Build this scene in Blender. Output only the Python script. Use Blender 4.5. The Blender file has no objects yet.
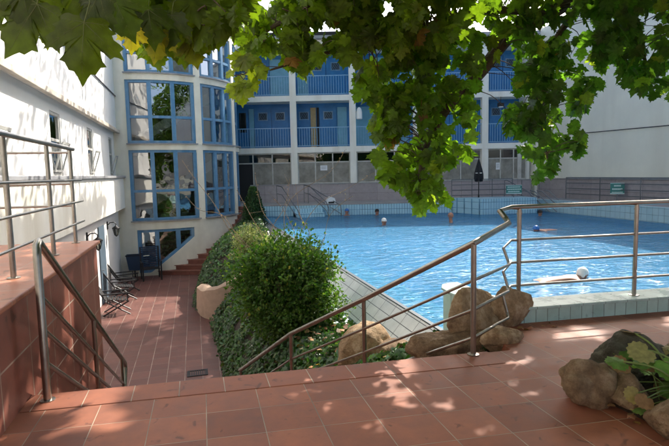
import bpy, bmesh, math, random
import numpy as np
from mathutils import Vector, Matrix, noise
rnd = random.Random(7); rng = np.random.default_rng(11)
S = bpy.context.scene; C = bpy.data.collections.new('place'); S.collection.children.link(C)
sin, cos, pi, R = math.sin, math.cos, math.pi, math.radians

# ---------------------------------------------------------------- camera, world, sun
EYE = 1.55; FPX = 520.0; PSI, PIT, ROL = R(15), R(5.5), R(1.25)
Fw = Vector((sin(PSI)*cos(PIT), cos(PSI)*cos(PIT), -sin(PIT)))
R0 = Vector((cos(PSI), -sin(PSI), 0)); U0 = R0.cross(Fw)
Rt = R0*cos(ROL)-U0*sin(ROL); Up = U0*cos(ROL)+R0*sin(ROL); EP = Vector((0, 0, EYE))
cd = bpy.data.cameras.new('camera'); cam = bpy.data.objects.new('camera', cd); S.collection.objects.link(cam)
cam.matrix_world = Matrix.Translation(EP) @ Matrix((Rt, Up, -Fw)).transposed().to_4x4()
cd.sensor_width = 36; cd.lens = FPX/669*36; cd.clip_start = .05; cd.clip_end = 900
S.camera = cam
SUN = Vector((.72, .69, .92)).normalized()
W = bpy.data.worlds.new('World'); S.world = W; W.use_nodes = True
nt = W.node_tree; sky = nt.nodes.new('ShaderNodeTexSky'); sky.sky_type = 'NISHITA'; sky.sun_disc = False
sky.sun_elevation = math.asin(SUN.z); sky.sun_rotation = math.atan2(SUN.x, SUN.y); sky.air_density = .7; sky.dust_density = 3.5; sky.ozone_density = .3
bg = nt.nodes['Background']; bg.inputs[1].default_value = .15
nt.links.new(sky.outputs[0], bg.inputs[0])
sl = bpy.data.lights.new('sun', 'SUN'); sl.energy = 2.6; sl.angle = R(.55); sl.color = (1, .94, .84)
so = bpy.data.objects.new('sun', sl); S.collection.objects.link(so); so.rotation_euler = SUN.to_track_quat('Z', 'Y').to_euler()
S.view_settings.view_transform = 'Standard'; S.view_settings.look = 'None'; S.view_settings.gamma = 1
S.view_settings.exposure = 1.8
S.render.engine = 'CYCLES'
def px(x, y, d):                       # measured picture position at a depth in metres -> metres in the place
    return EP + (Rt*((x-334.5)/FPX)+Up*((223-y)/FPX)+Fw)*d

# ---------------------------------------------------------------- materials
def M(name, col=(.5, .5, .5), rough=.6, metal=0, noise_s=0, noise_a=.15, bump=0, bump_s=30, spec=.5, fn=None, dirt=None, coat=0):
    m = bpy.data.materials.new(name); m.use_nodes = True; t = m.node_tree; N = t.nodes; L = t.links
    b = N['Principled BSDF']; b.inputs['Base Color'].default_value = (*col, 1); b.inputs['Roughness'].default_value = rough
    b.inputs['Metallic'].default_value = metal; b.inputs['Specular IOR Level'].default_value = spec
    if coat: b.inputs['Coat Weight'].default_value = coat
    tc = N.new('ShaderNodeTexCoord')
    if noise_s:
        n = N.new('ShaderNodeTexNoise'); n.inputs['Scale'].default_value = noise_s; n.inputs['Detail'].default_value = 8; n.inputs['Roughness'].default_value = .65
        L.new(tc.outputs['Object'], n.inputs['Vector'])
        r = N.new('ShaderNodeMapRange'); r.inputs[1].default_value = .3; r.inputs[2].default_value = .7
        r.inputs[3].default_value = 1-noise_a; r.inputs[4].default_value = 1+noise_a; L.new(n.outputs[0], r.inputs[0])
        mx = N.new('ShaderNodeMix'); mx.data_type = 'RGBA'; mx.blend_type = 'MULTIPLY'; mx.inputs[0].default_value = 1
        mx.inputs[6].default_value = (*col, 1); L.new(r.outputs[0], mx.inputs[7]); L.new(mx.outputs[2], b.inputs['Base Color'])
        last = mx.outputs[2]
        if dirt:                       # streaks of dirt, stretched downwards
            mp = N.new('ShaderNodeMapping'); mp.inputs['Scale'].default_value = (dirt[1], dirt[1], dirt[1]*.12); L.new(tc.outputs['Object'], mp.inputs[0])
            n2 = N.new('ShaderNodeTexNoise'); n2.inputs['Scale'].default_value = 1; n2.inputs['Detail'].default_value = 6; L.new(mp.outputs[0], n2.inputs[0])
            r2 = N.new('ShaderNodeMapRange'); r2.inputs[1].default_value = .5; r2.inputs[2].default_value = .78; L.new(n2.outputs[0], r2.inputs[0])
            m2 = N.new('ShaderNodeMix'); m2.data_type = 'RGBA'; L.new(r2.outputs[0], m2.inputs[0]); L.new(last, m2.inputs[6]); m2.inputs[7].default_value = (*dirt[0], 1)
            L.new(m2.outputs[2], b.inputs['Base Color'])
    if bump:
        n = N.new('ShaderNodeTexNoise'); n.inputs['Scale'].default_value = bump_s; n.inputs['Detail'].default_value = 6; L.new(tc.outputs['Object'], n.inputs[0])
        bp = N.new('ShaderNodeBump'); bp.inputs['Strength'].default_value = bump; bp.inputs['Distance'].default_value = .02
        L.new(n.outputs[0], bp.inputs['Height']); L.new(bp.outputs[0], b.inputs['Normal'])
    if fn: fn(m, N, L, b, tc)
    return m

def tiles(name, c1, c2, mortar, w, h, plane='xy', mw=.006, rough=.45, shear=(0, 0), mh=None, stain=.25, off=(0, 0), bias=0, bumpd=.003, fade=None, soil=(.07, .03, .02)):
    """rectangular tile grid laid in world metres on the given plane"""
    def fn(m, N, L, b, tc):
        sp = N.new('ShaderNodeSeparateXYZ'); L.new(tc.outputs['Object'], sp.inputs[0])
        ax = {'x': 0, 'y': 1, 'z': 2}
        def mth(op, a, bb=None):
            n = N.new('ShaderNodeMath'); n.operation = op
            for i, v in enumerate((a, bb)):
                if v is None: continue
                if isinstance(v, (int, float)): n.inputs[i].default_value = v
                else: L.new(v, n.inputs[i])
            return n.outputs[0]
        A, B = sp.outputs[ax[plane[0]]], sp.outputs[ax[plane[1]]]
        u = mth('ADD', mth('ADD', A, mth('MULTIPLY', B, shear[0])), off[0]); v = mth('ADD', mth('ADD', B, mth('MULTIPLY', A, shear[1])), off[1])
        us, vs = mth('DIVIDE', u, w), mth('DIVIDE', v, h)
        fu, fv = mth('FRACT', us), mth('FRACT', vs)
        eu = mth('LESS_THAN', mth('MINIMUM', fu, mth('SUBTRACT', 1, fu)), mw/2/w)
        ev = mth('LESS_THAN', mth('MINIMUM', fv, mth('SUBTRACT', 1, fv)), (mh or mw)/2/h)
        g = mth('MAXIMUM', eu, ev)
        cx = N.new('ShaderNodeCombineXYZ'); L.new(mth('FLOOR', us), cx.inputs[0]); L.new(mth('FLOOR', vs), cx.inputs[1])
        wn = N.new('ShaderNodeTexWhiteNoise'); wn.noise_dimensions = '3D'; L.new(cx.outputs[0], wn.inputs['Vector'])
        mx = N.new('ShaderNodeMix'); mx.data_type = 'RGBA'; L.new(wn.outputs[0], mx.inputs[0]); mx.inputs[6].default_value = (*c1, 1); mx.inputs[7].default_value = (*c2, 1)
        n = N.new('ShaderNodeTexNoise'); n.inputs['Scale'].default_value = 5; n.inputs['Detail'].default_value = 9; n.inputs['Roughness'].default_value = .7; L.new(tc.outputs['Object'], n.inputs[0])
        r = N.new('ShaderNodeMapRange'); r.inputs[1].default_value = .3; r.inputs[2].default_value = .7; r.inputs[3].default_value = 1-stain; r.inputs[4].default_value = 1+stain; L.new(n.outputs[0], r.inputs[0])
        m1 = N.new('ShaderNodeMix'); m1.data_type = 'RGBA'; m1.blend_type = 'MULTIPLY'; m1.inputs[0].default_value = 1; L.new(mx.outputs[2], m1.inputs[6]); L.new(r.outputs[0], m1.inputs[7])
        # small dark drip stains
        n3 = N.new('ShaderNodeTexNoise'); n3.inputs['Scale'].default_value = 7; n3.inputs['Detail'].default_value = 4; n3.inputs['Distortion'].default_value = 1.2; L.new(tc.outputs['Object'], n3.inputs[0])
        r3 = N.new('ShaderNodeMapRange'); r3.inputs[1].default_value = .64; r3.inputs[2].default_value = .70; r3.inputs[4].default_value = .6 if stain > .1 else 0; L.new(n3.outputs[0], r3.inputs[0])
        m3 = N.new('ShaderNodeMix'); m3.data_type = 'RGBA'; L.new(r3.outputs[0], m3.inputs[0]); L.new(m1.outputs[2], m3.inputs[6]); m3.inputs[7].default_value = (*soil, 1)
        n4 = N.new('ShaderNodeTexNoise'); n4.inputs['Scale'].default_value = 2.3; n4.inputs['Detail'].default_value = 5; L.new(tc.outputs['Object'], n4.inputs[0])
        r4 = N.new('ShaderNodeMapRange'); r4.inputs[1].default_value = .35; r4.inputs[2].default_value = .65; r4.inputs[3].default_value = .45; r4.inputs[4].default_value = 1.1; L.new(n4.outputs[0], r4.inputs[0])
        gm = N.new('ShaderNodeMix'); gm.data_type = 'RGBA'; gm.blend_type = 'MULTIPLY'; gm.inputs[0].default_value = 1; gm.inputs[6].default_value = (*mortar, 1); L.new(r4.outputs[0], gm.inputs[7])
        m2 = N.new('ShaderNodeMix'); m2.data_type = 'RGBA'; L.new(g, m2.inputs[0]); L.new(m3.outputs[2], m2.inputs[6]); L.new(gm.outputs[2], m2.inputs[7])
        L.new(m2.outputs[2], b.inputs['Base Color'])
        rr = N.new('ShaderNodeMapRange'); rr.inputs[3].default_value = rough-.12; rr.inputs[4].default_value = rough+.2; L.new(n.outputs[0], rr.inputs[0]); L.new(rr.outputs[0], b.inputs['Roughness'])
        hgt = mth('ADD', mth('MULTIPLY', mth('SUBTRACT', 1, g), 1), mth('MULTIPLY', n.outputs[0], .35))
        bp = N.new('ShaderNodeBump'); bp.inputs['Strength'].default_value = .6; bp.inputs['Distance'].default_value = bumpd; L.new(hgt, bp.inputs['Height']); L.new(bp.outputs[0], b.inputs['Normal'])
    return M(name, c1, rough, fn=fn)

def leafmat(name, trans=.45, rough=.42, attr='leafcol', tmul=(1.12, 1.28, .36)):
    m = bpy.data.materials.new(name); m.use_nodes = True; t = m.node_tree; N = t.nodes; L = t.links
    b = N['Principled BSDF']; b.inputs['Roughness'].default_value = rough; b.inputs['Specular IOR Level'].default_value = .4
    a = N.new('ShaderNodeAttribute'); a.attribute_name = attr
    tc = N.new('ShaderNodeTexCoord'); n = N.new('ShaderNodeTexNoise'); n.inputs['Scale'].default_value = 30; n.inputs['Detail'].default_value = 4; L.new(tc.outputs['Object'], n.inputs[0])
    r = N.new('ShaderNodeMapRange'); r.inputs[1].default_value = .3; r.inputs[2].default_value = .7; r.inputs[3].default_value = .75; r.inputs[4].default_value = 1.25; L.new(n.outputs[0], r.inputs[0])
    mx = N.new('ShaderNodeMix'); mx.data_type = 'RGBA'; mx.blend_type = 'MULTIPLY'; mx.inputs[0].default_value = 1; L.new(a.outputs['Color'], mx.inputs[6]); L.new(r.outputs[0], mx.inputs[7])
    L.new(mx.outputs[2], b.inputs['Base Color'])
    tr = N.new('ShaderNodeBsdfTranslucent'); m2 = N.new('ShaderNodeMix'); m2.data_type = 'RGBA'; m2.blend_type = 'MULTIPLY'; m2.inputs[0].default_value = 1
    L.new(mx.outputs[2], m2.inputs[6]); m2.inputs[7].default_value = (tmul[0]*2.4, tmul[1]*2.4, tmul[2]*2.4, 1); L.new(m2.outputs[2], tr.inputs[0])
    ms = N.new('ShaderNodeMixShader'); ms.inputs[0].default_value = trans; L.new(b.outputs[0], ms.inputs[1]); L.new(tr.outputs[0], ms.inputs[2])
    L.new(ms.outputs[0], N['Material Output'].inputs[0]); return m

def glass(name, tint=(.8, .86, .88), ior=1.5, boost=1.0, rough=.0, bump=0.0):
    m = bpy.data.materials.new(name); m.use_nodes = True; t = m.node_tree; N = t.nodes; L = t.links; N.remove(N['Principled BSDF'])
    fr = N.new('ShaderNodeFresnel'); fr.inputs[0].default_value = ior
    mu = N.new('ShaderNodeMath'); mu.operation = 'MULTIPLY'; mu.use_clamp = True; mu.inputs[1].default_value = boost; L.new(fr.outputs[0], mu.inputs[0])
    tr = N.new('ShaderNodeBsdfTransparent'); tr.inputs[0].default_value = (*tint, 1); gl = N.new('ShaderNodeBsdfGlossy'); gl.inputs['Roughness'].default_value = rough
    if bump:
        tc = N.new('ShaderNodeTexCoord'); n = N.new('ShaderNodeTexNoise'); n.inputs['Scale'].default_value = 1.3; L.new(tc.outputs['Object'], n.inputs[0])
        bp = N.new('ShaderNodeBump'); bp.inputs['Distance'].default_value = bump; bp.inputs['Strength'].default_value = 1; L.new(n.outputs[0], bp.inputs['Height']); L.new(bp.outputs[0], gl.inputs['Normal'])
    ms = N.new('ShaderNodeMixShader'); L.new(mu.outputs[0], ms.inputs[0]); L.new(tr.outputs[0], ms.inputs[1]); L.new(gl.outputs[0], ms.inputs[2]); L.new(ms.outputs[0], N['Material Output'].inputs[0]); return m

def water():
    m = bpy.data.materials.new('pool_water'); m.use_nodes = True; t = m.node_tree; N = t.nodes; L = t.links; N.remove(N['Principled BSDF'])
    tc = N.new('ShaderNodeTexCoord')
    def wv(sc, st, det, dist, prev=None, kind='noise'):
        mp = N.new('ShaderNodeMapping'); mp.inputs['Scale'].default_value = (sc, sc*st, sc); mp.inputs['Rotation'].default_value = (0, 0, R(-12)); L.new(tc.outputs['Object'], mp.inputs[0])
        n = N.new('ShaderNodeTexNoise'); n.inputs['Detail'].default_value = det; n.inputs['Scale'].default_value = 1; n.inputs['Distortion'].default_value = .6; L.new(mp.outputs[0], n.inputs[0])
        bp = N.new('ShaderNodeBump'); bp.inputs['Strength'].default_value = 1; bp.inputs['Distance'].default_value = dist; L.new(n.outputs[0], bp.inputs['Height'])
        if prev: L.new(prev, bp.inputs['Normal'])
        return bp.outputs[0]
    nrm = wv(2.2, 1.6, 2, .16); nrm = wv(7.5, 1.5, 3, .035, nrm)
    fr = N.new('ShaderNodeFresnel'); fr.inputs[0].default_value = 1.33; L.new(nrm, fr.inputs['Normal'])
    mu = N.new('ShaderNodeMath'); mu.operation = 'MULTIPLY'; mu.use_clamp = True; mu.inputs[1].default_value = .6; L.new(fr.outputs[0], mu.inputs[0])
    gl = N.new('ShaderNodeBsdfGlossy'); gl.inputs['Roughness'].default_value = .03; L.new(nrm, gl.inputs['Normal'])
    tp = N.new('ShaderNodeBsdfRefraction'); tp.inputs['IOR'].default_value = 1.2; tp.inputs['Roughness'].default_value = .0; L.new(nrm, tp.inputs['Normal']); tp.inputs[0].default_value = (.5, .82, .95, 1); df = N.new('ShaderNodeBsdfDiffuse'); df.inputs[0].default_value = (.085, .27, .47, 1); tr = N.new('ShaderNodeMixShader'); tr.inputs[0].default_value = .54; L.new(tp.outputs[0], tr.inputs[1]); L.new(df.outputs[0], tr.inputs[2])
    ms = N.new('ShaderNodeMixShader'); L.new(mu.outputs[0], ms.inputs[0]); L.new(tr.outputs[0], ms.inputs[1]); L.new(gl.outputs[0], ms.inputs[2])
    L.new(ms.outputs[0], N['Material Output'].inputs[0]); return m

m_white = M('white_render', (.88, .86, .78), .8, noise_s=1.2, noise_a=.05, bump=.15, bump_s=60, dirt=((.70, .65, .54), 1.6))
m_facade = M('white_facade_render', (.80, .79, .76), .8, noise_s=1.2, noise_a=.05, bump=.12, bump_s=60)
m_cream = M('cream_render', (.86, .81, .67), .8, noise_s=1.5, noise_a=.08, bump=.15, bump_s=60, dirt=((.60, .53, .38), 1.1))
m_side = M('grey_white_render', (.82, .79, .68), .85, noise_s=.8, noise_a=.05, bump=.15, bump_s=40, dirt=((.70, .66, .56), .8))
m_blue = M('blue_paint', (.10, .25, .42), .45, noise_s=6, noise_a=.12, dirt=((.26, .38, .48), 4))
m_deep = M('deep_blue_paint', (.014, .17, .42), .45, noise_s=3, noise_a=.15)
m_pale = M('pale_blue_panel', (.15, .38, .52), .5, noise_s=3, noise_a=.12)
m_railb = M('pale_blue_rail_paint', (.22, .42, .62), .4)
m_dark = M('dark_interior', (.02, .021, .024), .8)
m_room = M('interior_wall', (.32, .30, .26), .8)
m_ledge = M('lead_grey_ledge', (.30, .30, .31), .5, noise_s=4, noise_a=.2)
m_steel = M('stainless_steel', (.36, .345, .31), .32, metal=1, noise_s=9, noise_a=.18)
m_steelfar = M('dull_steel', (.16, .17, .18), .4, metal=.6)
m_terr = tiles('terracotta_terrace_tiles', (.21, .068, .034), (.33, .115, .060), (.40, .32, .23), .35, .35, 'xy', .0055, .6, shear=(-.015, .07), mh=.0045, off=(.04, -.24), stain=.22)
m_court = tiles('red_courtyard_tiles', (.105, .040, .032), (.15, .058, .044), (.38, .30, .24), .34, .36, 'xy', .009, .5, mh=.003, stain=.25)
m_wallt = tiles('terracotta_wall_tiles', (.15, .046, .030), (.235, .082, .055), (.36, .28, .22), .62, .42, 'yz', .013, .45, off=(.1, .06), stain=.28)
m_stept = M('red_step_tile', (.20, .065, .042), .5, noise_s=5, noise_a=.25)
m_pool = tiles('turquoise_kerb_tiles', (.36, .52, .47), (.43, .58, .53), (.14, .15, .13), .13, .5, 'xy', .006, .3, stain=.12, soil=(.2, .3, .28), off=(0, .2))
m_pooltop = tiles('turquoise_coping_tiles', (.38, .52, .49), (.44, .58, .54), (.16, .18, .17), .26, .6, 'xy', .005, .25, stain=.12, off=(0, 0), soil=(.2, .3, .28))
m_basin = tiles('blue_basin_tiles', (.055, .30, .62), (.075, .36, .68), (.03, .18, .42), .25, .25, 'xy', .012, .4, stain=.08)
m_basinw = tiles('pale_blue_wall_tiles', (.36, .60, .72), (.42, .66, .76), (.12, .30, .46), .12, .30, 'xz', .018, .3, stain=.06, off=(0, .08))
m_basinw2 = tiles('pale_blue_side_tiles', (.42, .60, .66), (.50, .66, .70), (.25, .40, .48), .24, .24, 'yz', .014, .3, stain=.06)
m_apron = tiles('white_overflow_tiles', (.76, .79, .80), (.84, .86, .86), (.12, .14, .18), .42, .13, 'yz', .008, .3, stain=.1, off=(0, .03))
m_gutter = M('pale_gutter_concrete', (.46, .55, .60), .6, noise_s=3, noise_a=.15)
m_plinth = tiles('mauve_plinth_tiles', (.35, .31, .32), (.41, .365, .37), (.24, .20, .20), 1.4, .5, 'xz', .012, .6, stain=.12, soil=(.2, .17, .17))
m_plinth2 = tiles('mauve_side_plinth_tiles', (.35, .31, .32), (.41, .365, .37), (.24, .20, .20), 1.4, .5, 'yz', .012, .6, stain=.12, soil=(.2, .17, .17))
m_deck = M('pool_deck_concrete', (.34, .32, .31), .8, noise_s=2, noise_a=.15)
m_soil = M('garden_soil', (.045, .030, .020), .95, noise_s=8, noise_a=.4, bump=.8, bump_s=20)
m_ground = M('ground_earth', (.09, .09, .06), .95, noise_s=.5, noise_a=.3)
def rockfn(c2):
    def fn(m, N, L, b, tc):
        n = N.new('ShaderNodeTexNoise'); n.inputs['Scale'].default_value = 9; n.inputs['Detail'].default_value = 12; n.inputs['Roughness'].default_value = .72; L.new(tc.outputs['Object'], n.inputs[0])
        cr = N.new('ShaderNodeValToRGB'); e = cr.color_ramp; c = b.inputs['Base Color'].default_value[:3]
        e.elements[0].position = .3; e.elements[0].color = (c[0]*.38, c[1]*.34, c[2]*.32, 1); e.elements[1].position = .62; e.elements[1].color = (*c2, 1)
        k = e.elements.new(.5); k.color = (*c, 1); L.new(n.outputs[0], cr.inputs[0]); L.new(cr.outputs[0], b.inputs['Base Color'])
        v = N.new('ShaderNodeTexNoise'); v.inputs['Scale'].default_value = 28; v.inputs['Detail'].default_value = 10; v.inputs['Roughness'].default_value = .7; L.new(tc.outputs['Object'], v.inputs[0])
        bp = N.new('ShaderNodeBump'); bp.inputs['Strength'].default_value = 1; bp.inputs['Distance'].default_value = .035; L.new(v.outputs[0], bp.inputs['Height']); L.new(bp.outputs[0], b.inputs['Normal'])
    return fn
m_rock = M('ochre_sandstone', (.44, .29, .16), .85, fn=rockfn((.62, .46, .30)))
m_rockb = M('brown_rock', (.26, .165, .09), .85, fn=rockfn((.40, .28, .17)))
m_rockd = M('dark_mossy_rock', (.085, .08, .055), .85, fn=rockfn((.15, .14, .10)))
m_rockg = M('grey_rock', (.33, .28, .23), .85, fn=rockfn((.50, .44, .38)))
m_bark = M('plane_bark', (.10, .075, .05), .9, noise_s=6, noise_a=.45, bump=.6, bump_s=25)
m_leaf = leafmat('plane_leaf', .52); m_bushleaf = leafmat('bush_leaf', .3, .62, tmul=(1, 1.1, .4)); m_ivy = leafmat('ivy_leaf', .15, .38)
m_furn = M('dark_furniture_wood', (.018, .017, .018), .5); m_bin = M('navy_plastic', (.02, .05, .10), .45)
m_glass = glass('window_glass', (.62, .68, .70), 1.5, 8.5, bump=.012)
m_glassfar = glass('dusty_glass', (.5, .5, .46), 1.5, 1.6)
m_blind = M('whitewashed_pane', (.26, .245, .21), .6, noise_s=2.2, noise_a=.4)
m_frameg = M('weathered_white_frame', (.50, .49, .45), .6, noise_s=5, noise_a=.2)
m_paper = M('white_paper', (.80, .81, .82), .7); m_print = M('grey_print', (.25, .26, .28), .7)
m_sign = M('green_sign', (.03, .19, .17), .4); m_signl = M('pale_lettering', (.50, .66, .64), .5)
m_umb = M('black_umbrella_cloth', (.010, .011, .014), .7); m_lampw = M('white_lamp_glass', (.85, .85, .82), .3)
m_iron = M('black_iron', (.02, .02, .022), .5, metal=.5); m_skin = M('skin', (.36, .17, .11), .5)
m_hair = M('dark_hair', (.012, .010, .010), .6); m_capw = M('white_swim_cap', (.80, .80, .80), .4); m_capb = M('blue_swim_cap', (.03, .16, .48), .4)
m_curt = M('beige_curtain', (.42, .33, .18), .8, noise_s=9, noise_a=.15); m_cord = M('grey_cable', (.06, .06, .065), .6)
m_water = water()

# ---------------------------------------------------------------- building tools
class MB:
    def __init__(s): s.v = []; s.f = []; s.sm = []
    def add(s, vs, fs, T=None, smooth=False):
        o = len(s.v); s.v += [tuple((T(Vector(p)) if T else p)) for p in vs]; s.f += [tuple(i+o for i in f) for f in fs]; s.sm += [smooth]*len(fs); return s
    def box(s, a, b, T=None):
        (x0, y0, z0), (x1, y1, z1) = a, b
        return s.add([(x0, y0, z0), (x1, y0, z0), (x1, y1, z0), (x0, y1, z0), (x0, y0, z1), (x1, y0, z1), (x1, y1, z1), (x0, y1, z1)],
                     [(0, 3, 2, 1), (4, 5, 6, 7), (0, 1, 5, 4), (1, 2, 6, 5), (2, 3, 7, 6), (3, 0, 4, 7)], T)
    def hexa(s, p): return s.add(p, [(0, 3, 2, 1), (4, 5, 6, 7), (0, 1, 5, 4), (1, 2, 6, 5), (2, 3, 7, 6), (3, 0, 4, 7)])
    def prism(s, poly, z0, z1, T=None):
        n = len(poly); return s.add([(x, y, z0) for x, y in poly]+[(x, y, z1) for x, y in poly], [tuple(range(n-1, -1, -1)), tuple(range(n, 2*n))]+[(i, (i+1) % n, n+(i+1) % n, n+i) for i in range(n)], T)
    def tube(s, pts, r, n=10, cap=True, T=None):
        pts = [Vector(p) for p in pts]; k = len(pts); rs = r if isinstance(r, (list, tuple)) else [r]*k; vs = []; fs = []; ref = None
        for i, p in enumerate(pts):
            d = ((pts[min(i+1, k-1)]-p).normalized()+(p-pts[max(i-1, 0)]).normalized())
            if d.length < 1e-6: d = Vector((0, 0, 1))
            d.normalize()
            if ref is None: ref = Vector((0, 0, 1)) if abs(d.z) < .9 else Vector((1, 0, 0))
            a = (ref-d*ref.dot(d)).normalized(); ref = a; b = d.cross(a)
            vs += [tuple(p+(a*cos(2*pi*j/n)+b*sin(2*pi*j/n))*rs[i]) for j in range(n)]
        for i in range(k-1): fs += [(i*n+j, i*n+(j+1) % n, (i+1)*n+(j+1) % n, (i+1)*n+j) for j in range(n)]
        if cap: fs += [tuple(range(n-1, -1, -1)), tuple(range((k-1)*n, k*n))]
        return s.add(vs, fs, T, True)
    def lathe(s, c, prof, n=20, T=None):
        vs = []; fs = []; k = len(prof)
        for r, z in prof: vs += [(c[0]+r*cos(2*pi*j/n), c[1]+r*sin(2*pi*j/n), c[2]+z) for j in range(n)]
        for i in range(k-1): fs += [(i*n+j, i*n+(j+1) % n, (i+1)*n+(j+1) % n, (i+1)*n+j) for j in range(n)]
        fs += [tuple(range(n-1, -1, -1)), tuple(range((k-1)*n, k*n))]
        return s.add(vs, fs, T, True)
    def build(s, name, mat, parent=None, bevel=0):
        o0 = Vector(parent['_o']) if parent is not None else Vector((0, 0, 0))
        me = bpy.data.meshes.new(name); me.from_pydata([tuple(Vector(v)-o0) for v in s.v], [], s.f); me.update()
        me.polygons.foreach_set('use_smooth', s.sm); me.materials.append(mat)
        o = bpy.data.objects.new(name, me); C.objects.link(o)
        if parent is not None: o.parent = parent; o['_o'] = parent['_o']
        else: o['_o'] = (0.0, 0.0, 0.0)
        if bevel:
            b = o.modifiers.new('bevel', 'BEVEL'); b.width = bevel; b.segments = 2; b.limit_method = 'ANGLE'
        if any(s.sm):
            try: me.set_sharp_from_angle(angle=R(40))
            except Exception: pass
        return o
def tag(o, label=None, cat=None, group=None, kind=None):
    for k, v in (('label', label), ('category', cat), ('group', group), ('kind', kind)):
        if v: o[k] = v
    return o
def thing(name, loc, label, cat, group=None, rz=0):
    o = bpy.data.objects.new(name, None); C.objects.link(o); o.location = loc; o.rotation_euler = (0, 0, rz); o.empty_display_size = .1
    o['_o'] = tuple(float(v) for v in loc) if rz == 0 else (0.0, 0.0, 0.0); return tag(o, label, cat, group)
def local(name, label, cat, group=None):   # a thing modelled about its own origin, placed afterwards
    return thing(name, (0, 0, 0), label, cat, group)
def struct(name, mb, mat, bevel=0): return tag(mb.build(name, mat, bevel=bevel), kind='structure')
def dup(root, loc, rz, label, group=None):
    r = root.copy(); C.objects.link(r); r.location = loc; r.rotation_euler = (0, 0, rz); r['label'] = label
    if group: r['group'] = group
    for ch in list(root.children):
        c = ch.copy(); C.objects.link(c); c.parent = r
        for g in list(ch.children):
            d = g.copy(); C.objects.link(d); d.parent = c
    return r
def bez(p, n=10):                          # smooth curve through points (Catmull-Rom)
    p = [Vector(q) for q in p]; out = []
    for i in range(len(p)-1):
        a, b, c, d = p[max(i-1, 0)], p[i], p[i+1], p[min(i+2, len(p)-1)]
        for k in range(n):
            t = k/n; out.append(.5*((2*b)+(c-a)*t+(2*a-5*b+4*c-d)*t*t+(3*b-a-3*c+d)*t**3))
    return out+[p[-1]]

def scatter(name, P, T, Nn, size, cols, tmpl, mat, parent=None):
    """leaf-shaped faces: P positions, T tip directions, Nn leaf normals, size, per-leaf colours"""
    P = np.array(P, float); n = len(P); T = np.array(T, float); T /= np.linalg.norm(T, axis=1)[:, None]+1e-9
    Nn = np.array(Nn, float); B = np.cross(T, Nn); B /= np.linalg.norm(B, axis=1)[:, None]+1e-9; Nn = np.cross(B, T)
    tv = np.array(tmpl[0], float); tf = tmpl[1]; k = len(tv); size = np.broadcast_to(np.array(size, float), (n,))
    curl = rng.normal(1, .5, n)
    V = P[:, None]+size[:, None, None]*(tv[None, :, 0, None]*B[:, None]+tv[None, :, 1, None]*T[:, None]+(tv[None, :, 2, None]*curl[:, None, None])*Nn[:, None])
    o0 = np.array(parent['_o']) if parent is not None else np.zeros(3)
    V = V.reshape(-1, 3)-o0
    fl = np.array([i for f in tf for i in f]); nl = len(fl); ls = np.array([len(f) for f in tf])
    loops = (fl[None]+np.arange(n)[:, None]*k).reshape(-1); tot = np.tile(ls, n); st = np.concatenate([[0], np.cumsum(tot)[:-1]])
    me = bpy.data.meshes.new(name); me.vertices.add(n*k); me.vertices.foreach_set('co', V.reshape(-1)); me.loops.add(len(loops)); me.loops.foreach_set('vertex_index', loops.astype(np.int32))
    me.polygons.add(len(tot)); me.polygons.foreach_set('loop_start', st.astype(np.int32)); me.polygons.foreach_set('loop_total', tot.astype(np.int32)); me.update(); me.validate()
    at = me.color_attributes.new('leafcol', 'FLOAT_COLOR', 'POINT'); cc = np.ones((n, k, 4)); cc[:, :, :3] = np.array(cols)[:, None]
    at.data.foreach_set('color', cc.reshape(-1)); me.materials.append(mat)
    o = bpy.data.objects.new(name, me); C.objects.link(o)
    if parent is not None: o.parent = parent; o['_o'] = parent['_o']
    else: o['_o'] = (0., 0., 0.)
    return o
def mk_leaf(half, base=(0, .3)):
    out = [(x, y) for x, y in half]+[(-x, y) for x, y in reversed(half[1:-1])]
    vs = [(base[0], base[1], 0)]+[(x, y, -.22*abs(x)-.20*(y-.2)**2+.03*((i*7) % 3-1)) for i, (x, y) in enumerate(out)]
    n = len(out); return vs, [(0, 1+i, 1+(i+1) % n) for i in range(n)]
PLANE = mk_leaf([(0, .02), (.10, -.07), (.24, -.10), (.38, -.04), (.36, .05), (.50, .10), (.40, .16), (.50, .26), (.62, .30), (.56, .38), (.64, .50), (.48, .46), (.38, .52), (.28, .44), (.30, .58), (.37, .66), (.24, .70), (.20, .80), (.08, .84), (0, 1.02)])
PLANE_S = mk_leaf([(0, .02), (.30, -.08), (.36, .08), (.62, .34), (.34, .46), (.34, .66), (0, 1.0)])
IVY = mk_leaf([(0, .0), (.30, -.12), (.46, .12), (.40, .42), (.22, .50), (0, .9)])
OVAL = ([(0, 0, 0), (.34, .45, -.08), (0, 1, -.12), (-.34, .45, -.08), (0, .45, .05)], [(0, 1, 4), (1, 2, 4), (2, 3, 4), (3, 0, 4)])
def varc(n, base, var=.25, extra=()):
    c = np.array(base)[None]*np.clip(rng.normal(1, var, (n, 1)), .4, 1.9)*np.clip(rng.normal(1, .10, (n, 3)), .7, 1.3)
    for frac, col in extra:
        k = rng.random(n) < frac; c[k] = np.array(col)*np.clip(rng.normal(1, .15, (k.sum(), 1)), .5, 1.5)
    return c
def rdir(n): v = rng.normal(size=(n, 3)); return v/np.linalg.norm(v, axis=1)[:, None]
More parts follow.
